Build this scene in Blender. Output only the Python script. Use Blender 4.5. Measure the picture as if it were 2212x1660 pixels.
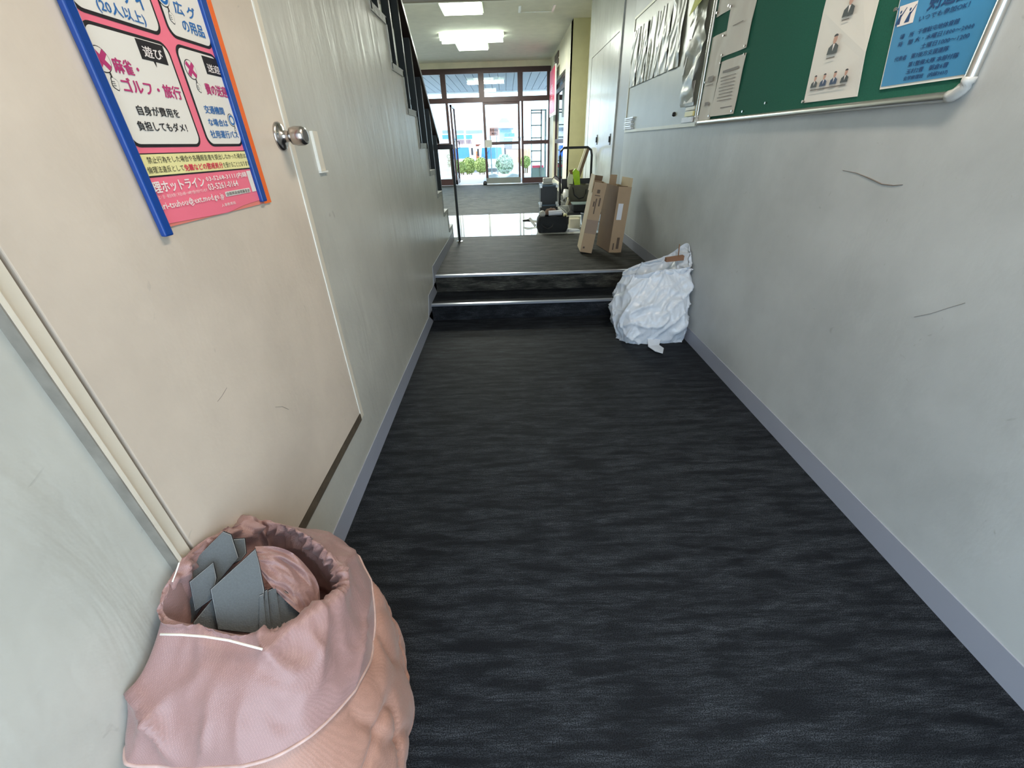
import bpy, bmesh, math, random
from mathutils import Vector, Matrix, noise
random.seed(7)
D = bpy.data
C = bpy.context.scene.collection
for o in list(D.objects):
    D.objects.remove(o)

# ------------------------------------------------------------------ camera
H = 1.4
FPX = 882.66
FW = Vector((-0.00233318, 0.86115539, -0.50833646))
RT = Vector((0.99953493, -0.01344791, -0.02736934))
DN = Vector((-0.03040532, -0.5081639, -0.86072351))
cam_d = D.cameras.new('camera')
cam = D.objects.new('camera', cam_d)
C.objects.link(cam)
cam_d.sensor_fit = 'HORIZONTAL'
cam_d.sensor_width = 36
cam_d.lens = 36 * FPX / 2212
cam_d.clip_start = 0.02
cam_d.clip_end = 300
M3 = Matrix((RT, -DN, -FW)).transposed()
cam.matrix_world = Matrix.Translation((0, 0, H)) @ M3.to_4x4()
bpy.context.scene.camera = cam
sc = bpy.context.scene
sc.view_settings.view_transform = 'Standard'
sc.view_settings.look = 'None'
sc.view_settings.exposure = 0.30
sc.view_settings.gamma = 1.0
sc.view_settings.use_curve_mapping = False

# ------------------------------------------------------------------ world and sun
w = D.worlds.new('world')
sc.world = w
w.use_nodes = True
wb = w.node_tree.nodes['Background']
wb.inputs[0].default_value = (0.64, 0.82, 1.0, 1)
wb.inputs[1].default_value = 4.4
sd = D.lights.new('sun', 'SUN')
sd.energy = 4.5
sd.angle = 0.01
sd.color = (1, 0.96, 0.9)
so = D.objects.new('sun', sd)
C.objects.link(so)
so.rotation_euler = Vector((0.75, 0.12, -0.75)).to_track_quat('-Z', 'Y').to_euler()


def area(name, loc, size, power, color, direction):
    l = D.lights.new(name, 'AREA')
    l.shape = 'RECTANGLE'
    l.size, l.size_y = size
    l.energy = power
    l.color = color
    o = D.objects.new(name, l)
    o.location = loc
    o.rotation_euler = Vector(direction).to_track_quat('-Z', 'Y').to_euler()
    C.objects.link(o)
    return o


# light of the ceiling fixtures (each sits just under its diffuser)
LAMPS = [(-0.62, 8.38, 0.60, 0.6, 80, (1, 1, 0.88)), (-0.62, 10.65, 1.25, 0.25, 110, (0.96, 1, 0.90)),
         (-0.65, 11.3, 0.60, 0.5, 50, (0.95, 1, 0.93))]
for i, (x, y, a, b, p, col) in enumerate(LAMPS):
    area('lamp_light', (x, y, 3.16), (a, b), p, col, (0, 0, -1))
NEAR_LAMP = (0.75, 1.0)
area('lamp_light', (NEAR_LAMP[0], NEAR_LAMP[1], 3.15), (0.22, 1.2), 34, (1.0, 0.86, 0.70), (0, 0, -1))


# ------------------------------------------------------------------ pixel helpers (photo point -> point on a plane)
def ray(u, v):
    return FW + RT * ((u - 1106) / FPX) + DN * ((v - 830) / FPX)


def at(u, v, ax, c):
    r = ray(u, v)
    o = Vector((0, 0, H))
    i = 'xyz'.index(ax)
    return o + r * ((c - o[i]) / r[i])


def atp(u, v, p, n):
    r = ray(u, v)
    o = Vector((0, 0, H))
    n = Vector(n)
    return o + r * ((Vector(p) - o).dot(n) / r.dot(n))


XL, XR = -0.7203, 1.3966
ZU = 0.3185


# ------------------------------------------------------------------ materials
def nt(name):
    m = D.materials.new(name)
    m.use_nodes = True
    n = m.node_tree
    return m, n.nodes, n.links, n.nodes['Principled BSDF']


def lin(c):
    return tuple(((x / 255) / 12.92 if x / 255 <= .04045 else ((x / 255 + .055) / 1.055) ** 2.4) for x in c) + (1,)


def mat(name, rgb, rough=0.5, metal=0.0, noise_scale=None, var=0.12, bump=0.0, bscale=None, stretch=(1, 1, 1), emit=0,
        trans=0, alpha=1, sheen=0, spec=None, coat=0):
    m, N, L, p = nt(name)
    col = lin(rgb)
    p.inputs['Base Color'].default_value = col
    p.inputs['Roughness'].default_value = rough
    p.inputs['Metallic'].default_value = metal
    if spec is not None:
        p.inputs['Specular IOR Level'].default_value = spec
    if coat:
        p.inputs['Coat Weight'].default_value = coat
    if emit:
        p.inputs['Emission Color'].default_value = col
        p.inputs['Emission Strength'].default_value = emit
    if trans:
        p.inputs['Transmission Weight'].default_value = trans
    if sheen:
        p.inputs['Sheen Weight'].default_value = sheen
    tc = N.new('ShaderNodeTexCoord')
    mp = N.new('ShaderNodeMapping')
    mp.inputs['Scale'].default_value = stretch
    L.new(tc.outputs['Object'], mp.inputs[0])
    ns = N.new('ShaderNodeTexNoise')
    ns.inputs['Scale'].default_value = noise_scale or 6
    ns.inputs['Detail'].default_value = 4
    L.new(mp.outputs[0], ns.inputs[0])
    mx = N.new('ShaderNodeMix')
    mx.data_type = 'RGBA'
    mx.inputs[6].default_value = tuple(c * (1 - var) for c in col[:3]) + (1,)
    mx.inputs[7].default_value = tuple(min(1, c * (1 + var)) for c in col[:3]) + (1,)
    L.new(ns.outputs[0], mx.inputs[0])
    L.new(mx.outputs[2], p.inputs['Base Color'])
    if bump:
        n2 = N.new('ShaderNodeTexNoise')
        n2.inputs['Scale'].default_value = bscale or 40
        n2.inputs['Detail'].default_value = 3
        L.new(mp.outputs[0], n2.inputs[0])
        b = N.new('ShaderNodeBump')
        b.inputs['Strength'].default_value = bump
        b.inputs['Distance'].default_value = 0.01
        L.new(n2.outputs[0], b.inputs['Height'])
        L.new(b.outputs[0], p.inputs['Normal'])
    return m


def wall_mat(name, rgb, rough, streak, scuff_seed, vs=(1, 2.3, 0.75)):
    """gloss-painted plaster: vertical roller waves and grey scuffs"""
    m, N, L, p = nt(name)
    tc = N.new('ShaderNodeTexCoord')
    mp = N.new('ShaderNodeMapping')
    mp.inputs['Scale'].default_value = vs
    L.new(tc.outputs['Object'], mp.inputs[0])
    n1 = N.new('ShaderNodeTexNoise')
    n1.inputs['Scale'].default_value = 3.0
    n1.inputs['Detail'].default_value = 4
    n1.inputs['Distortion'].default_value = 0.6
    L.new(mp.outputs[0], n1.inputs[0])
    mp2 = N.new('ShaderNodeMapping')
    mp2.inputs['Scale'].default_value = (1, 1, 1)
    mp2.inputs['Location'].default_value = (scuff_seed, 0, 0)
    L.new(tc.outputs['Object'], mp2.inputs[0])
    n2 = N.new('ShaderNodeTexNoise')
    n2.inputs['Scale'].default_value = 60
    n2.inputs['Detail'].default_value = 2
    L.new(mp2.outputs[0], n2.inputs[0])
    b1 = N.new('ShaderNodeBump')
    b1.inputs['Strength'].default_value = streak
    b1.inputs['Distance'].default_value = 0.02
    L.new(n1.outputs[0], b1.inputs['Height'])
    b2 = N.new('ShaderNodeBump')
    b2.inputs['Strength'].default_value = 0.12
    b2.inputs['Distance'].default_value = 0.004
    L.new(n2.outputs[0], b2.inputs['Height'])
    L.new(b1.outputs[0], b2.inputs['Normal'])
    L.new(b2.outputs[0], p.inputs['Normal'])
    # dirt
    n3 = N.new('ShaderNodeTexNoise')
    n3.inputs['Scale'].default_value = 1.6
    n3.inputs['Detail'].default_value = 6
    n3.inputs['Roughness'].default_value = 0.6
    L.new(mp2.outputs[0], n3.inputs[0])
    r3 = N.new('ShaderNodeValToRGB')
    r3.color_ramp.elements[0].position = 0.38
    r3.color_ramp.elements[1].position = 0.62
    c = lin(rgb)
    r3.color_ramp.elements[0].color = tuple(x * 0.84 for x in c[:3]) + (1,)
    r3.color_ramp.elements[1].color = c
    L.new(n3.outputs[0], r3.inputs[0])
    # small marks
    n4 = N.new('ShaderNodeTexNoise')
    n4.inputs['Scale'].default_value = 14
    n4.inputs['Detail'].default_value = 5
    n4.inputs['Distortion'].default_value = 1.5
    L.new(mp2.outputs[0], n4.inputs[0])
    r4 = N.new('ShaderNodeValToRGB')
    r4.color_ramp.elements[0].position = 0.70
    r4.color_ramp.elements[1].position = 0.76
    r4.color_ramp.elements[0].color = (0, 0, 0, 1)
    r4.color_ramp.elements[1].color = (0.35, 0.35, 0.35, 1)
    L.new(n4.outputs[0], r4.inputs[0])
    mx = N.new('ShaderNodeMix')
    mx.data_type = 'RGBA'
    L.new(r4.outputs[0], mx.inputs[0])
    L.new(r3.outputs[0], mx.inputs[6])
    mx.inputs[7].default_value = (0.22, 0.21, 0.19, 1)
    L.new(mx.outputs[2], p.inputs['Base Color'])
    p.inputs['Roughness'].default_value = rough
    return m


def carpet_mat(name, dark, light):
    m, N, L, p = nt(name)
    tc = N.new('ShaderNodeTexCoord')

    def nz(scale, stretch, detail, rough=0.5, dist=0):
        mp = N.new('ShaderNodeMapping')
        mp.inputs['Scale'].default_value = stretch
        L.new(tc.outputs['Object'], mp.inputs[0])
        n = N.new('ShaderNodeTexNoise')
        n.inputs['Scale'].default_value = scale
        n.inputs['Detail'].default_value = detail
        n.inputs['Roughness'].default_value = rough
        n.inputs['Distortion'].default_value = dist
        L.new(mp.outputs[0], n.inputs[0])
        return n

    def ramp(src, a, b, ca=(0, 0, 0, 1), cb=(1, 1, 1, 1)):
        r = N.new('ShaderNodeValToRGB')
        r.color_ramp.elements[0].position = a
        r.color_ramp.elements[1].position = b
        r.color_ramp.elements[0].color = ca
        r.color_ramp.elements[1].color = cb
        L.new(src.outputs[0], r.inputs[0])
        return r

    def mul(a, b, op='MULTIPLY'):
        q = N.new('ShaderNodeMath')
        q.operation = op
        L.new(a.outputs[0], q.inputs[0])
        L.new(b.outputs[0], q.inputs[1])
        return q
    streak = ramp(nz(5.5, (0.8, 5.0, 3), 5, 0.62, 0.3), 0.40, 0.66)       # long lighter bands across the walk
    fine = ramp(nz(26, (0.7, 9, 9), 2, 0.6), 0.46, 0.60)         # yarn rows
    stitch = ramp(nz(330, (0.8, 1.3, 1), 1, 0.5), 0.47, 0.58)
    fine2 = ramp(nz(26, (0.7, 9, 9), 2, 0.6), 0.40, 0.62, (.25, .25, .25, 1))
    a = mul(streak, fine2)
    st2 = ramp(nz(330, (0.8, 1.3, 1), 1, 0.5), 0.40, 0.62, (.12, .12, .12, 1))
    b = mul(a, st2)
    base = ramp(nz(3, (0.6, 2.5, 1), 4), 0.3, 0.7, (0.05, 0.05, 0.05, 1), (0.22, 0.22, 0.22, 1))
    bs = mul(base, stitch)
    t = mul(b, bs, 'ADD')
    t.use_clamp = True
    mx = N.new('ShaderNodeMix')
    mx.data_type = 'RGBA'
    L.new(t.outputs[0], mx.inputs[0])
    mx.inputs[6].default_value = dark
    mx.inputs[7].default_value = light
    L.new(mx.outputs[2], p.inputs['Base Color'])
    p.inputs['Roughness'].default_value = 0.62
    p.inputs['Specular IOR Level'].default_value = 0.16
    bp = N.new('ShaderNodeBump')
    bp.inputs['Strength'].default_value = 0.5
    bp.inputs['Distance'].default_value = 0.002
    L.new(stitch.outputs[0], bp.inputs['Height'])
    L.new(bp.outputs[0], p.inputs['Normal'])
    return m


def weave_mat(name, rgb):
    """woven polypropylene tape: two crossed wave textures"""
    m, N, L, p = nt(name)
    tc = N.new('ShaderNodeTexCoord')
    sep = N.new('ShaderNodeSeparateXYZ')
    L.new(tc.outputs['Object'], sep.inputs[0])
    mp = N.new('ShaderNodeMapping')
    mp.inputs['Rotation'].default_value = (0.3, 0.5, 0.2)
    L.new(tc.outputs['Object'], mp.inputs[0])
    w1 = N.new('ShaderNodeTexWave')
    w1.bands_direction = 'Z'
    w1.inputs['Scale'].default_value = 110
    w1.inputs['Distortion'].default_value = 4
    w1.inputs['Detail Scale'].default_value = 3
    w2 = N.new('ShaderNodeTexWave')
    w2.bands_direction = 'X'
    w2.inputs['Scale'].default_value = 110
    w2.inputs['Distortion'].default_value = 4
    w2.inputs['Detail Scale'].default_value = 3
    L.new(mp.outputs[0], w1.inputs[0])
    L.new(mp.outputs[0], w2.inputs[0])
    q = N.new('ShaderNodeMath')
    q.operation = 'MULTIPLY'
    L.new(w1.outputs['Fac'], q.inputs[0])
    L.new(w2.outputs['Fac'], q.inputs[1])
    n = N.new('ShaderNodeTexNoise')
    n.inputs['Scale'].default_value = 7
    n.inputs['Detail'].default_value = 5
    L.new(tc.outputs['Object'], n.inputs[0])
    c = lin(rgb)
    mx = N.new('ShaderNodeMix')
    mx.data_type = 'RGBA'
    mx.inputs[6].default_value = tuple(x * 0.86 for x in c[:3]) + (1,)
    mx.inputs[7].default_value = tuple(min(1, x * 1.1) for x in c[:3]) + (1,)
    L.new(n.outputs[0], mx.inputs[0])
    mx2 = N.new('ShaderNodeMix')
    mx2.data_type = 'RGBA'
    L.new(q.outputs[0], mx2.inputs[0])
    L.new(mx.outputs[2], mx2.inputs[6])
    mx2.inputs[7].default_value = tuple(min(1, x * 1.22) for x in c[:3]) + (1,)
    L.new(mx2.outputs[2], p.inputs['Base Color'])
    b = N.new('ShaderNodeBump')
    b.inputs['Strength'].default_value = 0.22
    b.inputs['Distance'].default_value = 0.002
    L.new(q.outputs[0], b.inputs['Height'])
    L.new(b.outputs[0], p.inputs['Normal'])
    p.inputs['Roughness'].default_value = 0.38
    p.inputs['Sheen Weight'].default_value = 0.15
    return m


def glass_mat(name, tint=(0.93, 0.98, 0.97), refl=0.10):
    m, N, L, p = nt(name)
    N.remove(p)
    out = [n for n in N if n.type == 'OUTPUT_MATERIAL'][0]
    t = N.new('ShaderNodeBsdfTransparent')
    t.inputs[0].default_value = tint + (1,)
    g = N.new('ShaderNodeBsdfGlossy')
    g.inputs['Roughness'].default_value = 0.02
    f = N.new('ShaderNodeFresnel')
    f.inputs['IOR'].default_value = 1.5
    mx = N.new('ShaderNodeMixShader')
    L.new(f.outputs[0], mx.inputs[0])
    L.new(t.outputs[0], mx.inputs[1])
    L.new(g.outputs[0], mx.inputs[2])
    L.new(mx.outputs[0], out.inputs[0])
    return m


def plastic_mat(name, rgb):
    """thin white polythene film"""
    m, N, L, p = nt(name)
    out = [n for n in N if n.type == 'OUTPUT_MATERIAL'][0]
    p.inputs['Base Color'].default_value = lin(rgb)
    p.inputs['Roughness'].default_value = 0.28
    p.inputs['Specular IOR Level'].default_value = 0.6
    tl = N.new('ShaderNodeBsdfTranslucent')
    tl.inputs[0].default_value = lin(rgb)
    mx = N.new('ShaderNodeMixShader')
    mx.inputs[0].default_value = 0.25
    L.new(p.outputs[0], mx.inputs[1])
    L.new(tl.outputs[0], mx.inputs[2])
    L.new(mx.outputs[0], out.inputs[0])
    tc = N.new('ShaderNodeTexCoord')
    n = N.new('ShaderNodeTexNoise')
    n.inputs['Scale'].default_value = 16
    n.inputs['Detail'].default_value = 3
    n.inputs['Distortion'].default_value = 0.8
    L.new(tc.outputs['Object'], n.inputs[0])
    b = N.new('ShaderNodeBump')
    b.inputs['Strength'].default_value = 0.5
    b.inputs['Distance'].default_value = 0.012
    L.new(n.outputs[0], b.inputs['Height'])
    L.new(b.outputs[0], p.inputs['Normal'])
    return m


M = {}
M['wall_l'] = wall_mat('paint_left', (192, 191, 182), 0.36, 0.30, 3.1)
M['wall_r'] = wall_mat('paint_right', (184, 188, 188), 0.45, 0.12, 9.7)
M['wall_c'] = wall_mat('paint_cream', (226, 222, 200), 0.5, 0.15, 5.2)
M['olive'] = mat('olive_cream_paint', (196, 192, 150), 0.5, bump=0.1)
M['steel_door'] = wall_mat('steel_door_paint', (205, 208, 204), 0.22, 0.22, 1.3)
M['jamb'] = mat('jamb_grey_paint', (150, 152, 152), 0.4)
M['ceil'] = mat('ceiling_paint', (214, 212, 198), 0.75, bump=0.1, bscale=120)
M['carpet'] = carpet_mat('carpet_tile', (0.0018, 0.0030, 0.0055, 1), (0.062, 0.072, 0.086, 1))
M['carpet_up'] = carpet_mat('carpet_tile_glare', (0.004, 0.005, 0.0055, 1), (0.19, 0.19, 0.165, 1))  # lighter copy of the carpet: lobby glare put into the colour
M['skirt'] = mat('vinyl_skirting', (150, 154, 166), 0.45, var=0.05)
M['nosing'] = mat('aluminium_nosing', (190, 195, 205), 0.28, metal=0.85)
M['floor_white'] = mat('polished_white_vinyl', (225, 228, 226), 0.08, var=0.03, coat=0.5)
M['trim'] = mat('stair_edge_trim', (150, 152, 146), 0.5, bump=0.2)
M['rail'] = mat('dark_rail_paint', (26, 34, 38), 0.35)
M['handrail'] = mat('dark_wood_handrail', (36, 24, 22), 0.3)
M['tread'] = mat('stair_tread_vinyl', (120, 120, 112), 0.5)
M['door'] = wall_mat('door_paint', (214, 200, 184), 0.30, 0.10, 7.7)
M['frame_paint'] = mat('door_frame_paint', (216, 208, 192), 0.32, bump=0.1)
M['sill'] = mat('worn_sill_metal', (120, 108, 92), 0.4, metal=0.5, noise_scale=30, var=0.5)
M['grime'] = mat('grimy_frame_side', (130, 124, 114), 0.6, noise_scale=25, var=0.45)
M['seam'] = mat('dark_gap', (50, 44, 40), 0.8)
M['chrome'] = mat('satin_steel', (190, 184, 180), 0.22, metal=1.0, var=0.05)
M['chrome_dark'] = mat('knob_recess_steel', (110, 100, 96), 0.35, metal=1.0)
M['alu'] = mat('board_aluminium', (205, 205, 200), 0.28, metal=0.9, var=0.04)
M['alu_corner'] = mat('board_corner_plastic', (190, 192, 190), 0.35)
M['green'] = mat('green_felt', (14, 92, 74), 0.9, noise_scale=180, var=0.25, bump=0.2, bscale=300)
M['wboard'] = mat('grey_steel_board', (160, 160, 146), 0.35)
M['ivory'] = mat('ivory_frame', (220, 218, 200), 0.4)
M['paper'] = mat('white_paper', (206, 200, 190), 0.6, var=0.04)
M['paper_w'] = mat('bright_paper', (226, 222, 214), 0.45, var=0.03)
M['film'] = mat('crinkled_clear_film', (164, 166, 156), 0.36, spec=0.7, noise_scale=20, var=0.15)
M['film_white'] = mat('white_laminate', (235, 235, 228), 0.2)
M['yellow'] = mat('yellow_card', (236, 240, 130), 0.4)
M['ink'] = mat('black_ink', (30, 26, 30), 0.5)
M['ink_grey'] = mat('grey_print', (120, 112, 106), 0.6)
M['ink_mag'] = mat('magenta_ink', (184, 52, 112), 0.5)
M['ink_blue'] = mat('blue_ink', (36, 104, 172), 0.5)
M['ink_red'] = mat('red_ink', (214, 40, 80), 0.5)
M['ink_white'] = mat('white_print', (240, 232, 228), 0.4)
M['ink_navy'] = mat('navy_ink', (8, 62, 116), 0.5)
M['pink'] = mat('pink_poster_paper', (240, 118, 140), 0.28, noise_scale=3, var=0.12)
M['salmon'] = mat('salmon_edge', (224, 128, 116), 0.5)
M['cream_band'] = mat('cream_band', (232, 224, 160), 0.4)
M['orange'] = mat('orange_card_edge', (238, 108, 36), 0.45)
M['blue_rail'] = mat('blue_plastic_rail', (8, 62, 140), 0.3)
M['blue_poster'] = mat('blue_poster_print', (66, 142, 190), 0.3, noise_scale=4, var=0.25)
M['skin'] = mat('printed_skin', (196, 150, 130), 0.5)
M['suit'] = mat('printed_suit', (60, 66, 66), 0.5)
M['suit_b'] = mat('printed_blue_suit', (40, 62, 96), 0.5)
M['sack'] = weave_mat('woven_sack', (154, 120, 116))
M['sack_in'] = weave_mat('woven_sack_lower', (166, 124, 108))
M['sack_hem'] = mat('sack_hem', (196, 166, 158), 0.5, noise_scale=60, var=0.3)
M['thread'] = mat('white_cord', (235, 228, 218), 0.7)
M['tile_back'] = mat('carpet_backing', (92, 96, 98), 0.75, noise_scale=300, var=0.2, bump=0.3, bscale=400)
M['tile_edge'] = mat('backing_edge', (150, 152, 152), 0.8, noise_scale=300, var=0.3)
M['tile_pile'] = mat('black_pile', (18, 20, 26), 0.95, noise_scale=400, var=0.6)
M['poly'] = plastic_mat('white_polythene', (222, 230, 240))
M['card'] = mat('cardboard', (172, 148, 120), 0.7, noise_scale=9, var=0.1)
M['card_l'] = mat('cardboard_lit_side', (206, 188, 156), 0.65, noise_scale=9, var=0.07)  # paler cardboard copy: light on the side faces put into the colour
M['card_d'] = mat('cardboard_shaded', (120, 98, 76), 0.75, noise_scale=9, var=0.12)  # darker cardboard copy: shade inside and between cartons put into the colour
M['card_print'] = mat('box_print', (96, 82, 70), 0.7)
M['tape'] = mat('box_tape_band', (146, 124, 104), 0.4)
M['label'] = mat('shipping_label', (224, 228, 236), 0.4)
M['black'] = mat('black_plastic', (26, 27, 30), 0.4)
M['tube_black'] = mat('black_tube', (22, 24, 28), 0.35)
M['cloth_black'] = mat('black_canvas', (28, 32, 36), 0.8, bump=0.4, bscale=60)
M['cloth_grey'] = mat('grey_canvas', (92, 90, 78), 0.8, bump=0.4, bscale=60)
M['corner'] = mat('case_corner_metal', (210, 214, 216), 0.3, metal=0.6)
M['case'] = mat('dark_case_panel', (24, 30, 34), 0.45)
M['case_top'] = mat('case_top', (70, 92, 112), 0.35)
M['dev'] = mat('grey_device_shell', (190, 190, 184), 0.45)
M['greenfilm'] = mat('lime_plastic_film', (170, 214, 20), 0.25, noise_scale=12, var=0.3)
M['bucket'] = mat('slate_bucket', (62, 76, 92), 0.4)
M['wood_w'] = mat('cream_board_edge', (226, 218, 190), 0.5)
M['wood_d'] = mat('brown_board', (104, 84, 64), 0.6)
M['brown'] = mat('brown_card', (126, 90, 66), 0.7)
M['rag'] = mat('brown_rag', (120, 96, 84), 0.9, bump=0.5)
M['mull'] = mat('maroon_aluminium', (66, 46, 46), 0.38, metal=0.2)
M['mull_g'] = mat('grey_kick_rail', (120, 124, 120), 0.4, metal=0.4)
M['glass'] = glass_mat('pane_glass')
M['notice'] = mat('grey_door_plate', (166, 166, 158), 0.4)
M['red_sign'] = mat('red_sign_panel', (214, 44, 84), 0.35)
M['plaque'] = mat('brown_plaque', (92, 76, 60), 0.5)
M['diff'] = mat('lamp_diffuser', (244, 255, 236), 0.5, emit=9, var=0)
M['tube_l'] = mat('fluorescent_tube', (240, 255, 240), 0.5, emit=16, var=0)
M['diff_w'] = mat('warm_tube', (255, 214, 170), 0.5, emit=6, var=0)
M['fixture'] = mat('white_fixture', (206, 214, 190), 0.5)
M['beam'] = mat('ceiling_beam', (120, 108, 92), 0.6)
M['soffit'] = mat('grey_slat', (120, 132, 146), 0.6)
M['ground'] = mat('pale_concrete', (214, 210, 204), 0.8)
M['asphalt'] = mat('grey_asphalt', (170, 170, 172), 0.9)
M['leaf'] = mat('clipped_leaves', (150, 168, 96), 0.7, noise_scale=30, var=0.5)
M['leaf2'] = mat('pale_clipped_leaves', (160, 184, 160), 0.7, noise_scale=30, var=0.4)
M['stem'] = mat('shrub_stem', (110, 88, 60), 0.8)
M['truck'] = mat('white_truck_paint', (236, 240, 244), 0.3)
M['screen'] = mat('blue_windscreen', (40, 104, 200), 0.15)
M['tyre'] = mat('tyre', (40, 40, 42), 0.8)
M['orange_c'] = mat('orange_container', (214, 120, 50), 0.6)
M['bldg'] = mat('white_building', (228, 230, 234), 0.8)
M['bldg_b'] = mat('pale_blue_wall', (160, 196, 214), 0.7)
M['win_b'] = mat('blue_window', (70, 130, 160), 0.3)
M['win_g'] = mat('grey_window_band', (120, 134, 146), 0.4)
M['roof'] = mat('slate_roof', (120, 132, 146), 0.7)
M['redslat'] = mat('red_brown_slat', (110, 66, 72), 0.7)
M['brick'] = mat('tan_wall', (190, 150, 124), 0.8)
M['rust'] = mat('rusty_sheet', (120, 78, 66), 0.7)
M['rackm'] = mat('rack_steel', (110, 124, 128), 0.5)
M['pinkb'] = mat('pink_tray', (240, 90, 120), 0.5)
M['bin'] = mat('grey_bin', (130, 148, 146), 0.5)
M['signb'] = mat('brown_sign', (150, 104, 92), 0.6)


# ------------------------------------------------------------------ mesh helpers
class MB:
    def __init__(s):
        s.v = []
        s.f = []

    def box(s, x0, x1, y0, y1, z0, z1):
        b = len(s.v)
        s.v += [(x, y, z) for z in (z0, z1) for y in (y0, y1) for x in (x0, x1)]
        s.f += [tuple(b + i for i in q) for q in
                ((0, 2, 3, 1), (4, 5, 7, 6), (0, 1, 5, 4), (1, 3, 7, 5), (3, 2, 6, 7), (2, 0, 4, 6))]
        return s

    def tube(s, pts, r, seg=8, closed=False):
        pts = [Vector(p) for p in pts]
        b = len(s.v)
        n = len(pts)
        for i, p in enumerate(pts):
            a = pts[max(0, i - 1)]
            c = pts[min(n - 1, i + 1)]
            t = (c - a).normalized()
            up = Vector((0, 0, 1)) if abs(t.z) < 0.9 else Vector((1, 0, 0))
            u = t.cross(up).normalized()
            w_ = u.cross(t).normalized()
            rr = r[i] if isinstance(r, (list, tuple)) else r
            for k in range(seg):
                an = 2 * math.pi * k / seg
                s.v.append(tuple(p + u * (rr * math.cos(an)) + w_ * (rr * math.sin(an))))
        for i in range(n - 1):
            for k in range(seg):
                k2 = (k + 1) % seg
                s.f.append((b + i * seg + k, b + i * seg + k2, b + (i + 1) * seg + k2, b + (i + 1) * seg + k))
        s.f.append(tuple(b + k for k in range(seg))[::-1])
        s.f.append(tuple(b + (n - 1) * seg + k for k in range(seg)))
        return s

    def prism(s, poly, off):
        off = Vector(off)
        b = len(s.v)
        n = len(poly)
        s.v += [tuple(p) for p in poly] + [tuple(Vector(p) + off) for p in poly]
        s.f.append(tuple(b + i for i in range(n)))
        s.f.append(tuple(b + n + i for i in range(n))[::-1])
        for i in range(n):
            j = (i + 1) % n
            s.f.append((b + i, b + n + i, b + n + j, b + j))
        return s

    def grid(s, rows, wrap=True, cap0=False, cap1=False):
        b = len(s.v)
        n = len(rows[0])
        for r in rows:
            s.v += [tuple(p) for p in r]
        for i in range(len(rows) - 1):
            for k in range(n if wrap else n - 1):
                k2 = (k + 1) % n
                s.f.append((b + i * n + k, b + i * n + k2, b + (i + 1) * n + k2, b + (i + 1) * n + k))
        if cap0:
            s.f.append(tuple(b + k for k in range(n))[::-1])
        if cap1:
            s.f.append(tuple(b + (len(rows) - 1) * n + k for k in range(n)))
        return s

    def lathe(s, c, prof, axis='z', seg=24, cap=True):
        rows = []
        for r, h in prof:
            row = []
            for k in range(seg):
                a = 2 * math.pi * k / seg
                if axis == 'z':
                    row.append((c[0] + r * math.cos(a), c[1] + r * math.sin(a), c[2] + h))
                elif axis == 'x':
                    row.append((c[0] + h, c[1] + r * math.cos(a), c[2] + r * math.sin(a)))
                else:
                    row.append((c[0] + r * math.cos(a), c[1] + h, c[2] + r * math.sin(a)))
            rows.append(row)
        return s.grid(rows, True, cap, cap)

    def build(s, name, m, parent=None, smooth=False, bevel=0, bseg=2, fix=True):
        me = D.meshes.new(name)
        me.from_pydata(s.v, [], s.f)
        if fix:
            bm = bmesh.new()
            bm.from_mesh(me)
            bmesh.ops.recalc_face_normals(bm, faces=bm.faces)
            if bevel:
                es = [e for e in bm.edges if len(e.link_faces) == 2 and e.calc_face_angle() > 0.6]
                bmesh.ops.bevel(bm, geom=es, offset=bevel, segments=bseg, affect='EDGES', profile=0.5, clamp_overlap=True)
            bm.to_mesh(me)
            bm.free()
        if smooth:
            for p in me.polygons:
                p.use_smooth = True
        me.materials.append(m)
        o = D.objects.new(name, me)
        C.objects.link(o)
        if parent:
            o.parent = parent
            o.matrix_parent_inverse = parent.matrix_world.inverted() if False else Matrix.Translation(-Vector(parent.location))
        return o


def part(name, m, parent, **k):
    """one box part"""
    return MB().box(*k.pop('b')).build(name, m, parent, **k)


def thing(name, label, cat, loc=(0, 0, 0), group=None):
    o = D.objects.new(name, None)
    o.empty_display_size = 0.05
    C.objects.link(o)
    o.location = loc
    o['label'] = label
    o['category'] = cat
    if group:
        o['group'] = group
    return o


def tag(o, label, cat, group=None):
    o['label'] = label
    o['category'] = cat
    if group:
        o['group'] = group
    return o


def struct(o, label=None):
    o['kind'] = 'structure'
    if label:
        o['label'] = label
        o['category'] = 'building'
    return o


def st_empty(name, label, cat='wall'):
    o = thing(name, label, cat)
    o['kind'] = 'structure'
    return o


def S(o, label, cat):
    o['kind'] = 'structure'
    o['label'] = label
    o['category'] = cat
    return o


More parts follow.
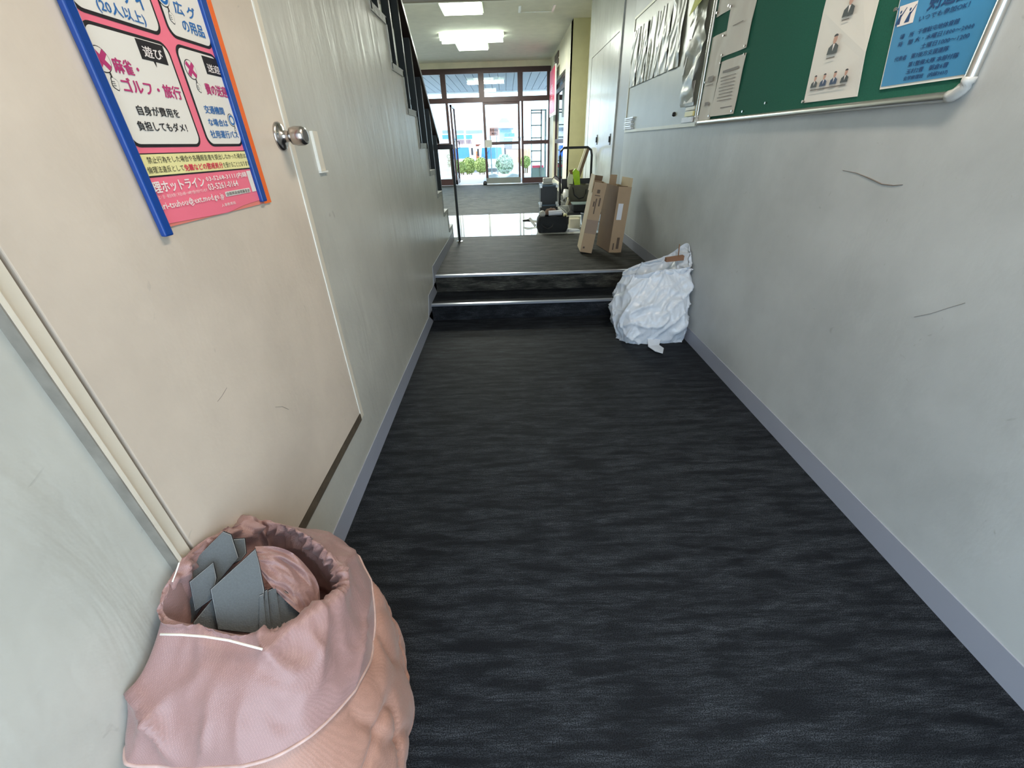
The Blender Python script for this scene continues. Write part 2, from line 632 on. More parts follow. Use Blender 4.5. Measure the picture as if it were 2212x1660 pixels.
def text(s, rect, x, face, m, parent, bold=0.012, name='lettering', fit=True, rot=0):
    """flat lettering on a wall plane x; rect=(y0,y1,z0,z1); face=+1 reads toward +Y (left wall), -1 the right wall"""
    cu = D.curves.new(name, 'FONT')
    cu.body = s
    cu.size = 1
    cu.resolution_u = 1 if len(s) > 12 else 2
    to = D.objects.new(name, cu)
    C.objects.link(to)
    dg = bpy.context.evaluated_depsgraph_get()
    me = D.meshes.new_from_object(to.evaluated_get(dg))
    D.objects.remove(to)
    me.name = name
    xs = [v.co.x for v in me.vertices]
    ys = [v.co.y for v in me.vertices]
    if not xs:
        return None
    x0, x1, y0, y1 = min(xs), max(xs), min(ys), max(ys)
    a0, a1, b0, b1 = rect
    for v in me.vertices:
        u = (v.co.x - x0) / (x1 - x0)
        t = (v.co.y - y0) / (y1 - y0)
        if face > 0:
            v.co = (x, a0 + u * (a1 - a0), b0 + t * (b1 - b0))
        elif face < 0:
            v.co = (x, a1 - u * (a1 - a0), b0 + t * (b1 - b0))
        else:
            v.co = (a0 + u * (a1 - a0), x, b0 + t * (b1 - b0))
    me.materials.clear()
    me.materials.append(m)
    if bold >= .012:      # heavier stroke: the same outlines laid again a hair to each side
        vs = [v.co.copy() for v in me.vertices]
        fs = [tuple(p.vertices) for p in me.polygons]
        d = bold * 1.1 * abs(b1 - b0) * (1 if '\n' not in s else .5)
        av = Vector((0, d, 0)) if face else Vector((d, 0, 0))
        dz = Vector((0, 0, d * .6))
        lift = Vector((.00008 * face, 0, 0))
        V, F = [], []
        for j, q in enumerate((-av, av, dz, -dz)):
            n_ = len(V)
            V += [tuple(p + q + lift * j) for p in vs]
            F += [tuple(n_ + i for i in f) for f in fs]
        me = D.meshes.new(name)
        me.from_pydata(V, [], F)
        me.materials.append(m)
    o = D.objects.new(name, me)
    C.objects.link(o)
    if parent:
        o.parent = parent
        o.matrix_parent_inverse = Matrix.Translation(-Vector(parent.location))
    return o


def rrect(y0, y1, z0, z1, r, x, n=6):
    pts = []
    for cy, cz, a0 in ((y1 - r, z1 - r, 0), (y0 + r, z1 - r, 90), (y0 + r, z0 + r, 180), (y1 - r, z0 + r, 270)):
        for i in range(n + 1):
            a = math.radians(a0 + 90 * i / n)
            pts.append(Vector((x, cy + r * math.cos(a), cz + r * math.sin(a))))
    return pts


def flat(poly, m, parent, name, thick=0.0004, dirx=1):
    return MB().prism(poly, (thick * dirx, 0, 0)).build(name, m, parent)


def catmull(P, n, closed):
    out = []
    L_ = len(P)
    segs = L_ if closed else L_ - 1
    for i in range(segs):
        if closed:
            p0, p1, p2, p3 = P[(i - 1) % L_], P[i], P[(i + 1) % L_], P[(i + 2) % L_]
        else:
            p0, p1, p2, p3 = P[max(0, i - 1)], P[i], P[i + 1], P[min(L_ - 1, i + 2)]
        for k in range(n):
            t = k / n
            out.append(0.5 * ((2 * p1) + (-p0 + p2) * t + (2 * p0 - 5 * p1 + 4 * p2 - p3) * t * t + (-p0 + 3 * p1 - 3 * p2 + p3) * t ** 3))
    if not closed:
        out.append(P[-1].copy())
    return out


def loft(rings, na, nv, disp=None, xmax=None, xmin=None, zmin=None):
    R_ = [catmull([Vector(p) for p in r], na, True) for r in rings]
    n = len(R_[0])
    cols = [catmull([r[k] for r in R_], nv, False) for k in range(n)]
    rows = [[cols[k][i] for k in range(n)] for i in range(len(cols[0]))]
    m = len(rows)
    if disp:
        new = []
        for i in range(m):
            row = []
            for k in range(n):
                p = rows[i][k]
                du = rows[i][(k + 1) % n] - rows[i][k - 1]
                dv = rows[min(m - 1, i + 1)][k] - rows[max(0, i - 1)][k]
                nn = du.cross(dv)
                nn = nn.normalized() if nn.length > 1e-9 else Vector((0, 0, 1))
                q = p + nn * disp(p, k / n, i / (m - 1))
                row.append(q)
            new.append(row)
        rows = new
    for row in rows:
        for q in row:
            if xmax is not None:
                q.x = min(q.x, xmax)
            if xmin is not None:
                q.x = max(q.x, xmin)
            if zmin is not None:
                q.z = max(q.z, zmin)
    return rows


# ================================================================== SETTING
# ---- floors
lo = MB().box(XL - .06, XR + .06, -1.0, 3.94, -0.12, 0.0).build('floor', M['carpet'])
S(lo, 'dark carpeted lower corridor floor with grey cross streaks', 'floor')
up = MB().box(-4.3, 2.7, 3.93, 5.7985, 0.1, ZU).box(XL - .3, XR + .06, 3.9275 + .02, 3.94, 0, ZU - .02).build('floor', M['carpet_up'])
S(up, 'carpeted landing floor, glare in its grey colour, at the top of the two steps', 'floor')
ws = MB().box(-4.3, 2.7, 5.7985, 7.77, 0.1, ZU - .001).build('floor', M['floor_white'])
S(ws, 'polished white floor band shining between two carpets', 'floor')
lb = MB().box(-4.3, 1.45, 7.77, 14.0, 0.1, ZU).box(1.45, 2.7, 7.77, 9.9, 0.1, ZU).build('floor', M['carpet_up'])
S(lb, 'carpeted lobby floor, glare in its grey colour, before the glass front', 'floor')
# ---- two steps
st = st_empty('carpeted_step', 'lower of the two dark carpeted steps with silver edge', 'step')
part('tread', M['carpet'], st, b=(XL, XR, 3.5633 + .012, 3.94, 0.0, 0.1576 - .002))
MB().prism([Vector((XL, 3.5633 - .008, .1576 - .016)), Vector((XL, 3.5633 - .008, .1576 + .001)), Vector((XL, 3.5633 + .022, .1576 + .003)), Vector((XL, 3.5633 + .022, .1576 - .004)), Vector((XL, 3.5633 + .012, .1576 - .004)), Vector((XL, 3.5633 + .012, .1576 - .016))], (XR - XL, 0, 0)).build('nosing', M['nosing'], st)
st2 = st_empty('carpeted_step', 'upper of the two dark carpeted steps with silver edge', 'step')
part('riser', M['carpet'], st2, b=(XL, XR, 3.9275 + .012, 3.945, 0.155, ZU - .014))
MB().prism([Vector((XL, 3.9275 - .008, ZU - .018)), Vector((XL, 3.9275 - .008, ZU + .001)), Vector((XL, 3.9275 + .024, ZU + .003)), Vector((XL, 3.9275 + .024, ZU - .004)), Vector((XL, 3.9275 + .012, ZU - .004)), Vector((XL, 3.9275 + .012, ZU - .018))], (XR - XL, 0, 0)).build('nosing', M['nosing'], st2)

# ---- left wall with stepped stair profile, door opening Y .554..1.615
KN = 13
YK = [5.60 - .3235 * k for k in range(KN)]
ZK = [0.515 + .2247 * k for k in range(KN)]
wl = MB()
wl.box(XL - .12, XL, -1.0, .554, 0, 3.3)
wl.box(XL - .12, XL, .554, 1.615, 0, .30)
wl.box(XL - .12, XL, .554, 1.615, 2.2, 3.3)
wl.box(XL - .12, XL, 1.615, YK[-1], 0, 3.2)
for k in range(KN - 1):
    wl.box(XL - .12, XL, YK[k + 1], YK[k], 0 if k > 3 else 0, ZK[k])
wlo = wl.build('wall_left', M['wall_l'])
S(wlo, 'grey gloss-painted wall under the stairs with stepped top edge', 'wall')
# edge trim following steps
tr = MB()
for k in range(KN - 1):
    tr.box(XL - .05, XL + .006, YK[k + 1] - .02, YK[k] + .004, ZK[k] - .036, ZK[k] + .004)
    if k < KN - 2:
        tr.box(XL - .05, XL + .006, YK[k + 1] - .022, YK[k + 1] + .004, ZK[k] - .03, ZK[k + 1])
tr.box(XL - .05, XL + .006, YK[0] - .02, YK[0] + .004, ZU, ZK[0])
S(tr.build('trim_1', M['trim']), 'stepped grey edging along the stair side', 'trim')
# stair flight
sf = st_empty('staircase', 'stair flight rising toward the camera behind the left wall', 'staircase')
for k in range(KN - 1):
    MB().box(-2.0, XL - .121, YK[k + 1], YK[k], max(ZU, ZK[k] - .3), ZK[k]).build('tread', M['tread'], sf)
# balusters, rail
bl = thing('stair_railing', 'dark stair railing with square balusters and sloping handrail', 'railing', (XL - .09, 5.5, ZU))
for k in range(KN - 1):
    y = YK[k] - .185
    MB().box(XL - .115, XL - .06, y - .018, y + .018, ZK[k] + .004, 0.515 + .6946 * (5.6 - y) + .90).build('baluster', M['rail'], bl, bevel=.003)


def nosez(y):
    return 0.515 + .6946 * (5.6 - y)


hr = [Vector((0, 5.52, nosez(5.52) + .84)), Vector((0, 5.52, nosez(5.52) + .90)), Vector((0, 1.9, nosez(1.9) + .95)), Vector((0, 1.9, nosez(1.9) + .88))]
MB().prism([p + Vector((XL - .125, 0, 0)) for p in hr], (.08, 0, 0)).build('handrail', M['handrail'], bl, bevel=.008)
ap = [Vector((0, 4.9, nosez(4.9) + .74)), Vector((0, 4.9, nosez(4.9) + .86)), Vector((0, 1.9, nosez(1.9) + .90)), Vector((0, 1.9, nosez(1.9) + .60))]
MB().prism([p + Vector((XL - .135, 0, 0)) for p in ap], (.016, 0, 0)).build('apron_board', M['rail'], bl)
MB().box(XL - .115, -.610, 5.475, 5.52, 1.355, 1.405).build('return_bar', M['handrail'], bl, bevel=.006)
MB().tube([(-.630, 5.50, ZU + .01), (-.630, 5.50, 1.37)], .016, 10).build('newel_post', M['rail'], bl, smooth=False)
MB().lathe((-.630, 5.50, ZU), [(.042, 0), (.042, .006), (.022, .012)], seg=20).build('floor_flange', M['chrome'], bl)

# ---- right wall
S(MB().box(XR, XR + .15, -1.0, 5.62, 0, 3.3).build('wall_right', M['wall_r']), 'scuffed pale painted wall on the right of the corridor', 'wall')
jb = S(MB().box(XR + .012, XR + .15, 5.62, 6.16, ZU, 3.3).build('trim_2', M['jamb']), 'plain grey upright strip between wall and steel doors', 'trim')
d2 = st_empty('door_2', 'tall pale steel double door with dark lever latches', 'door')
MB().box(XR, XR + .15, 6.16, 6.30, ZU, 3.3).box(XR, XR + .15, 8.12, 8.36, ZU, 3.3).box(XR, XR + .15, 6.30, 8.12, 2.51, 3.3).build('door_frame', M['steel_door'], d2)
for y0, y1, yl in ((6.305, 7.20, 6.36), (7.206, 8.115, 7.26)):
    lf = MB().box(XR + .004, XR + .04, y0, y1, ZU + .01, 2.504).build('door_leaf', M['steel_door'], d2)
    MB().box(XR - .003, XR + .004, yl - .02, yl + .02, 1.34, 1.47).box(XR - .018, XR - .003, yl - .008, yl + .008, 1.37, 1.44).build('latch', M['black'], lf)
MB().box(XR + .05, XR + .15, 6.30, 8.12, ZU, 2.51).build('door_backing', M['seam'], d2)
MB().box(XR - .006, XR, 8.34, 8.36, ZU, 3.3).box(XR - .006, XR, 6.16, 6.175, ZU, 3.3).build('edge_bead', M['film_white'], d2)
# column and lobby right wall with side window
col = MB().box(1.29, 2.7, 9.65, 9.9, ZU, 3.3)
S(col.build('wall_back', M['olive']), 'olive-cream wall face beyond the steel doors', 'wall')
wr = MB()
wr.box(1.29, 1.45, 9.651, 10.62, ZU, 3.3).box(1.29, 1.45, 12.95, 13.88, ZU, 3.3).box(1.29, 1.45, 10.62, 12.95, ZU, .50).box(1.29, 1.45, 10.62, 12.95, 2.70, 3.3)
wr.box(2.55, 2.7, 8.36, 9.65, ZU, 3.3).box(XR + .15, 2.7, 8.2, 8.36, ZU, 3.3)
S(wr.build('wall_right', M['wall_c']), 'cream lobby wall with a side window', 'wall')
w1 = st_empty('window_1', 'side window in the cream lobby wall beside the red sign', 'window')
MB().box(1.34, 1.40, 10.62, 12.95, 2.44, 2.53).box(1.34, 1.40, 10.62, 12.95, 1.36, 1.45).box(1.34, 1.40, 10.62, 10.68, .5, 2.7).box(1.34, 1.40, 12.89, 12.95, .5, 2.7).box(1.34, 1.40, 10.62, 12.95, .5, .58).box(1.34, 1.40, 10.62, 12.95, 2.64, 2.7).build('window_frame', M['mull'], w1)
for z0, z1 in ((.58, 1.36), (1.45, 2.44), (2.53, 2.64)):
    MB().box(1.365, 1.372, 10.68, 12.89, z0, z1).build('pane', M['glass'], w1)
# left lobby wall and back walls
S(MB().box(-4.45, -4.3, 3.0, 14.0, 0, 3.3).build('wall_left', M['wall_c']), 'far left lobby wall behind the stairs', 'wall')
S(MB().box(-4.3, XL - .12, 2.85, 3.0, 0, 3.3).build('wall_back', M['wall_c']), 'wall behind the staircase', 'wall')
bw = MB().box(XL - .12, -.66, -1.0, -.9, 0, 3.3).box(1.34, XR + .15, -1.0, -.9, 0, 3.3).box(-.66, 1.34, -1.0, -.9, 2.45, 3.3)
S(bw.build('wall_front', M['wall_c']), 'end wall with the outside doorway behind the camera', 'wall')
# ceilings
S(MB().box(-4.45, 1.45, 8.45, 14.0, 3.3, 3.42).box(1.45, 2.7, 8.45, 9.9, 3.3, 3.42).build('ceiling', M['ceil']), 'pale lobby ceiling with fluorescent lights', 'ceiling')
S(MB().box(-4.45, 2.7, -1.0, 8.45, 3.3, 3.42).build('ceiling', M['ceil']), 'ceiling over the corridor and stair foot', 'ceiling')
S(MB().box(-4.3, XR, 7.80, 7.985, 3.200, 3.3).build('trim_3', M['beam']), 'brownish beam edge across the ceiling', 'trim')
S(MB().box(-4.3, 1.29, 13.86, 13.90, 3.17, 3.3).build('trim_4', M['wall_c']), 'cream strip above the glass entrance', 'trim')
S(MB().box(-4.3, XR, 7.986, 8.012, 3.192, 3.3).build('trim_6', M['ivory']), 'thin cream edge strip along the ceiling beam', 'trim')
hb = MB()
h0, h1 = at(1130, 20, 'z', 3.298), at(1198, 18, 'z', 3.298)
for a, b in (((.28, 8.75), (.32, 9.15)), ((.84, 8.75), (.88, 9.15))):
    hb.box(a[0], b[0], a[1], b[1], 3.290, 3.2995)
hb.box(.32, .84, 9.13, 9.145, 3.292, 3.2995)
S(hb.build('trim_5', M['film_white']), 'white edge bars of the ceiling hatch', 'trim')

# baseboards
bh = 0.1074
S(MB().box(XL, XL + .004, -1.0, 3.5633, 0, bh).box(XL, XL + .004, 3.56, 3.93, .1576, .1576 + bh).box(XL, XL + .004, 3.93, 5.56, ZU, ZU + bh).prism([Vector((XL, 3.5633, 0)), Vector((XL, 3.40, bh)), Vector((XL, 3.50, .1576 + bh)), Vector((XL, 3.5633, .1576 + bh))], (.004, 0, 0)).prism([Vector((XL, 3.93, .1576)), Vector((XL, 3.80, .1576 + bh)), Vector((XL, 3.86, ZU + bh)), Vector((XL, 3.93, ZU + bh))], (.004, 0, 0)).build('baseboard_left', M['skirt']), 'grey vinyl skirting strip along the left wall', 'baseboard')
S(MB().box(XR - .004, XR, -1.0, 3.5633, 0, bh).box(XR - .004, XR, 3.56, 3.93, .1576, .1576 + bh).box(XR - .004, XR, 3.93, 5.60, ZU, ZU + bh).prism([Vector((XR - .004, 3.5633, 0)), Vector((XR - .004, 3.40, bh)), Vector((XR - .004, 3.50, .1576 + bh)), Vector((XR - .004, 3.5633, .1576 + bh))], (.004, 0, 0)).prism([Vector((XR - .004, 3.93, .1576)), Vector((XR - .004, 3.80, .1576 + bh)), Vector((XR - .004, 3.86, ZU + bh)), Vector((XR - .004, 3.93, ZU + bh))], (.004, 0, 0)).build('baseboard_right', M['skirt']), 'blue-grey vinyl skirting strip along the right wall', 'baseboard')

# ---- left door (under stair cupboard)
d1 = st_empty('door_1', 'cream flush door with round steel knob and a pink poster on it', 'door')
MB().box(XL - .12, XL + .0095, .556, .590, .30, 2.2).box(XL - .12, XL + .022, .548, .556, .30, 2.2).box(XL - .12, XL + .004, 1.577, 1.615, .30, 2.2).box(XL - .12, XL + .010, .556, 1.615, 2.16, 2.2).build('door_frame', M['frame_paint'], d1)
MB().box(XL, XL + .0215, .5455, .5479, .30, 2.2).build('frame_side', M['grime'], d1)
MB().box(XL - .12, XL + .006, .592, 1.577, .298, .335).build('sill', M['sill'], d1)
lf = MB().box(XL - .03, XL + .010, .598, 1.570, .343, 2.155).build('door_leaf', M['door'], d1, bevel=.002)
MB().box(XL + .0095, XL + .0125, 1.563, 1.571, .343, 2.155).build('edge_bead', M['film_white'], d1)
MB().box(XL - .12, XL - .03, .592, 1.577, .335, 2.16).build('door_core', M['seam'], d1)
kc = (XL + .010, 1.515, 1.437)
MB().lathe(kc, [(.040, 0), (.040, .004), (.034, .009), (.017, .012), (.015, .030), (.017, .034), (.024, .038), (.027, .050), (.0265, .072), (.022, .082), (.018, .0825)], 'x', 32, True).build('door_knob', M['chrome'], lf, smooth=True)
MB().lathe((kc[0] + .076, kc[1], kc[2]), [(.0165, 0), (.0165, .007)], 'x', 24, True).build('keyhole_disc', M['chrome_dark'], lf)
# hinge bits low on the hinge side
MB().tube([(XL + .014, .597, .405), (XL + .014, .597, .47)], .006, 10).build('hinge', M['chrome'], d1, smooth=True)
# blanking plate on wall (raised outline plate)
pl = thing('wall_plate', 'small painted blank plate on the wall right of the knob', 'plate', (XL, 1.81, 1.39))
MB().box(XL, XL + .004, 1.783, 1.840, 1.325, 1.458).build('plate', M['frame_paint'], pl, bevel=.0015)
MB().box(XL, XL + .010, 1.776, 1.783, 1.325, 1.458).box(XL, XL + .010, 1.776, 1.845, 1.320, 1.326).build('rim', M['film_white'], pl)

# scuff streak on the right wall
for (lb_, l, rr, x, m_) in (('dark curved scuff mark on the pale right wall', ((1820, 368), (1850, 374), (1880, 386), (1905, 398), (1930, 401), (1950, 399)), [.0006, .0014, .0022, .0022, .002, .001], XR - .0007, 'ink_grey'),
                            ('thin faint scuff line low on the pale right wall', ((1975, 685), (2010, 678), (2050, 665), (2085, 655)), [.0006] * 4, XR - .0005, 'ink_grey'),
                            ('faint slanting scratch on the cream door', ((490, 838), (480, 855), (470, 868)), [.0004] * 3, XL + .0105, 'ink_grey'),
                            ('faint level scratch on the cream door', ((595, 880), (610, 879), (624, 885)), [.0004] * 3, XL + .0105, 'ink_grey')):
    tag(MB().tube([at(u, v, 'x', x) for u, v in l], rr, 6).build('scuff_mark', M[m_]), lb_, 'mark')

# ================================================================== GLASS ENTRANCE
YG = 13.92
gf = st_empty('window_2', 'maroon-framed glass entrance front with transom panes', 'window')


def bar(x0, x1, z0, z1, m='mull', name='mullion', d=.05, p=gf):
    return MB().box(x0, x1, YG - d / 2, YG + d / 2, z0, z1).build(name, M[m], p)


bar(-4.3, 1.29, 3.05, 3.17, name='head_rail', d=.09)
for x0, x1 in ((-3.06, -2.92), (-1.74, -1.60), (-.70, -.55), (.38, .52), (1.19, 1.29)):
    bar(x0, x1, 2.52, 3.05, d=.08)
bar(-4.3, 1.29, 2.40, 2.52, name='transom_rail', d=.09)
for x0, x1 in ((-3.02, -2.95), (-1.66, -1.59), (.47, .53), (1.235, 1.29)):
    bar(x0, x1, .33, 2.40, d=.06)
bar(-4.3, -1.66, .33, .50, name='bottom_rail')
bar(-4.3, -1.66, 1.36, 1.44, name='mid_rail')
bar(.53, 1.235, .33, .48, name='bottom_rail')
bar(.53, 1.235, 1.35, 1.45, name='mid_rail')
for x0, x1, z0, z1 in ((-4.3, -3.06, 2.52, 3.05), (-2.92, -1.74, 2.52, 3.05), (-1.60, -.70, 2.52, 3.05), (-.55, .38, 2.52, 3.05), (.52, 1.19, 2.52, 3.05),
                       (-4.3, -3.02, 1.44, 2.40), (-2.95, -1.66, 1.44, 2.40), (-4.3, -3.02, .5, 1.36), (-2.95, -1.66, .5, 1.36), (.53, 1.235, 1.45, 2.40), (.53, 1.235, .48, 1.35)):
    MB().box(x0, x1, YG - .004, YG + .004, z0, z1).build('pane', M['glass'], gf)
MB().box(-1.6, .5, 13.85, 14.02, ZU, ZU + .012).build('threshold', M['alu'], gf)
dr = st_empty('door_3', 'closed glass entrance door leaf with a grey plate', 'door')
for b, n, m in (((-.62, -.55, .50, 2.40), 'stile', 'mull'), ((.37, .43, .50, 2.40), 'stile', 'mull'), ((-.55, .37, 1.36, 1.44), 'mid_rail', 'mull'), ((-.55, .37, 2.34, 2.40), 'top_rail', 'mull'),
                ((-.62, .43, .34, .50), 'kick_rail', 'mull_g')):
    bar(*b, m=m, name=n, p=dr)
MB().box(-.55, .37, YG - .004, YG + .004, 1.44, 2.34).build('pane', M['glass'], dr)
MB().box(-.55, .37, YG - .004, YG + .004, .50, 1.36).build('pane', M['glass'], dr)
MB().box(-.60, -.40, YG - .045, YG - .027, 1.30, 1.49).build('door_plate', M['notice'], dr)
# open leaf, swung outward at the left of the opening
do = st_empty('door_4', 'glass entrance leaf standing open at the left of the doorway', 'door')
MB().box(-1.56, -1.51, 14.0, 14.05, .34, 2.38).box(-1.56, -1.51, 14.85, 14.9, .34, 2.38).box(-1.56, -1.51, 14.0, 14.9, 2.32, 2.38).box(-1.56, -1.51, 14.0, 14.9, .34, .46).build('door_frame', M['mull'], do)
MB().box(-1.538, -1.532, 14.05, 14.85, .46, 2.32).build('pane', M['glass'], do)
MB().tube([(-1.50, 14.80, 1.30), (-1.44, 14.80, 1.30), (-1.44, 14.80, 1.48), (-1.50, 14.80, 1.48)], .012, 8).build('door_handle', M['black'], do)
ds = MB().lathe((-.66, 13.80, ZU), [(.06, 0), (.06, .05), (.035, .10), (.0, .11)], seg=16)
tag(ds.build('door_stop', M['black'], smooth=True), 'small black weight holding at the glass door foot', 'doorstop')

# outside: canopy, ground
cp = st_empty('canopy', 'grey slatted canopy ceiling outside the entrance', 'canopy')
for i in range(40):
    x = -5.2 + i * .24
    MB().box(x, x + .225, 14.1, 18.9, 3.10, 3.12).build('slat', M['soffit'], cp)
MB().box(-5.3, 4.5, 14.1, 18.9, 3.13, 3.3).build('canopy_deck', M['soffit'], cp)
MB().box(-5.3, 4.5, 18.9, 19.05, 3.06, 3.5).build('fascia', M['bldg'], cp)
S(MB().box(1.9, 2.3, 14.3, 14.7, .2, 3.10).build('pillar', M['wall_c']), 'cream canopy pillar at the right outside', 'pillar')
S(MB().box(-12, 12, 14.0, 19.2, .1, .29).box(1.45, 12, 9.9, 14.0, .1, .29).build('pavement', M['ground']), 'bright pavement outside the entrance', 'pavement')
S(MB().box(-60, 60, 19.2, 90, -.3, 0).build('road', M['asphalt']), 'pale car park ground beyond the shrubs', 'ground')
S(MB().box(-12, 12, -12, -1.0, -.14, -.02).build('pavement', M['ground']), 'outside paving behind the camera', 'pavement')

# ceiling lights
cl = thing('ceiling_light', 'rectangular ceiling light nearest, cut by the beam', 'light', (-.62, 8.4, 3.3), 'fluorescent lights on the lobby ceiling')
MB().box(-.95, -.28, 8.03, 8.74, 3.215, 3.299).build('housing', M['fixture'], cl, bevel=.01)
MB().box(-.92, -.31, 8.06, 8.71, 3.195, 3.215).build('diffuser', M['diff'], cl)
cl = thing('ceiling_light', 'wide bare-tube ceiling light set crossways', 'light', (-.62, 10.65, 3.3), 'fluorescent lights on the lobby ceiling')
MB().prism([Vector((-1.26, 10.45, 3.299)), Vector((-1.26, 10.85, 3.299)), Vector((-1.26, 10.72, 3.22)), Vector((-1.26, 10.58, 3.22))], (1.29, 0, 0)).build('housing', M['fixture'], cl)
for y in (10.50, 10.80):
    MB().tube([(-1.24, y, 3.215), (.01, y, 3.215)], .028, 10).build('lamp_tube', M['tube_l'], cl)
cl = thing('ceiling_light', 'rectangular ceiling light farthest, nearest the glass front', 'light', (-.65, 11.3, 3.3), 'fluorescent lights on the lobby ceiling')
MB().box(-1.0, -.30, 10.90, 11.65, 3.215, 3.299).build('housing', M['fixture'], cl, bevel=.01)
MB().box(-.97, -.33, 10.93, 11.62, 3.195, 3.215).build('diffuser', M['diff'], cl)
cl = thing('ceiling_light', 'warm fluorescent batten over the lower corridor, out of view', 'light', (NEAR_LAMP[0], NEAR_LAMP[1], 3.3))
MB().box(NEAR_LAMP[0] - .09, NEAR_LAMP[0] + .09, NEAR_LAMP[1] - .62, NEAR_LAMP[1] + .62, 3.23, 3.299).build('housing', M['fixture'], cl)
MB().tube([(NEAR_LAMP[0], NEAR_LAMP[1] - .6, 3.20), (NEAR_LAMP[0], NEAR_LAMP[1] + .6, 3.20)], .018, 10).build('lamp_tube', M['diff_w'], cl)

# red sign + plaques on lobby wall
rs = thing('wall_sign', 'red upright sign with white lettering beside the side window', 'sign', (1.20, 12.3, 2.0))
MB().box(1.185, 1.22, 11.70, 12.95, 1.95, 2.93).build('sign_rim', M['film_white'], rs, bevel=.004)
MB().box(1.178, 1.186, 11.74, 12.91, 2.02, 2.90).build('sign_face', M['red_sign'], rs)
text('受\n付', (12.2, 12.5, 2.2, 2.6), 1.1765, -1, M['ink_white'], rs, .03)
for y_, z_ in ((12.2, 2.85), (12.7, 2.88)):
    MB().box(1.22, 1.29, y_, y_ + .05, z_, z_ + .05).build('bracket', M['alu'], rs)
for i, (z0, z1, lb_) in enumerate(((2.97, 3.06, 'lower small brown plaque above the red sign'), (3.09, 3.20, 'upper small brown plaque near the ceiling above the red sign'))):
    tag(MB().box(1.27, 1.29, 11.95, 12.75, z0, z1).build('wall_plaque', M['plaque'], bevel=.003), lb_, 'plaque', 'brown plaques above the red sign')

# ================================================================== NOTICE BOARDS
gb = thing('notice_board', 'green felt notice board in a rounded aluminium frame', 'board', (XR, 2.48, 1.48))
MB().box(XR - .008, XR - .001, 1.49, 3.48, 1.495, 2.45).build('felt_panel', M['green'], gb)
fp = rrect(1.487, 3.492, 1.487, 2.46, .045, XR - .014)
fm = MB()
cyc = fp + [fp[0], fp[1]]
fm.tube(cyc, .015, 10)
fm.build('frame', M['alu'], gb, smooth=True)
for k in range(0, 2):
    yc = 1.487 if k == 0 else 3.492
    sg = 1 if k == 0 else -1
    pts = [Vector((XR - .014, yc + sg * .045 - sg * .045 * math.sin(math.radians(a)), 1.487 + .045 - .045 * math.cos(math.radians(a)))) for a in range(0, 91, 15)]
    MB().tube(pts, .0175, 12).build('frame_corner', M['alu_corner'], gb, smooth=True)
wbd = thing('whiteboard', 'pale grey steel board with ivory edges left of the green board', 'board', (XR, 4.53, 1.48))
MB().box(XR - .006, XR - .001, 3.53, 5.55, 1.49, 2.47).build('panel', M['wboard'], wbd)
MB().box(XR - .014, XR - .001, 3.515, 5.565, 1.468, 1.492).box(XR - .014, XR - .001, 3.515, 5.565, 2.465, 2.485).box(XR - .014, XR - .001, 5.548, 5.565, 1.492, 2.465).box(XR - .014, XR - .001, 3.512, 3.535, 1.492, 2.465).build('frame', M['ivory'], wbd)


def wavy_sheet(name, m, parent, y0, y1, z0, z1, amp=.006, x=XR - .010, freq=7, n=26, seed=0, curl=.0, back=.0012, skew=0.0, crk=0.0):
    """a sheet pinned to the right-hand wall, rippled; thick"""
    rows = []
    for i in range(n + 1):
        t = i / n
        r = []
        for k in range(n + 1):
            u = k / n
            y = y0 + (y1 - y0) * u + skew * t
            z = z0 + (z1 - z0) * t
            rg_ = 1 - abs(noise.noise(Vector((y * 11 + z * 3, z * 5 - y * 2, seed + 4)))) * 2
            h = crk * .016 * max(0, rg_) ** 3 + amp * (0.5 + 0.5 * math.sin(freq * u + 2.5 * t + seed)) + amp * .5 * noise.noise(Vector((y * 9, z * 9, seed)))
            h += curl * (1 - t) ** 2 * u
            r.append(Vector((x - abs(h), y, z)))
        rows.append(r)
    mb = MB()
    mb.grid(rows, wrap=False)
    mb.grid([[p + Vector((back, 0, 0)) for p in r] for r in rows], wrap=False)
    return mb.build(name, m, parent, smooth=True, fix=False)


def pins(parent, pts):
    for y, z in pts:
        MB().lathe((XR - .011, y, z), [(.004, 0), (.004, -.006), (.006, -.008), (.006, -.012)], 'x', 10).build('pin', M['chrome'], parent)


def sheet(name, lb_, y0, y1, z0, z1, m='paper', lines=(), **k):
    t = thing(name, lb_, 'paper', (XR - .01, (y0 + y1) / 2, z0), 'papers pinned to the boards')
    wavy_sheet('sheet', M[m], t, y0, y1, z0, z1, **k)
    xx = k.get('x', XR - .010) - k.get('amp', .006) * 1.45 - .0007
    lm = MB()
    for (a, b, z, h) in lines:
        lm.box(xx - .0002, xx, y0 + (y1 - y0) * a, y0 + (y1 - y0) * b, z0 + (z1 - z0) * z - h / 2, z0 + (z1 - z0) * z + h / 2)
    if lines:
        lm.build('print', M['ink_grey'], t)
    return t


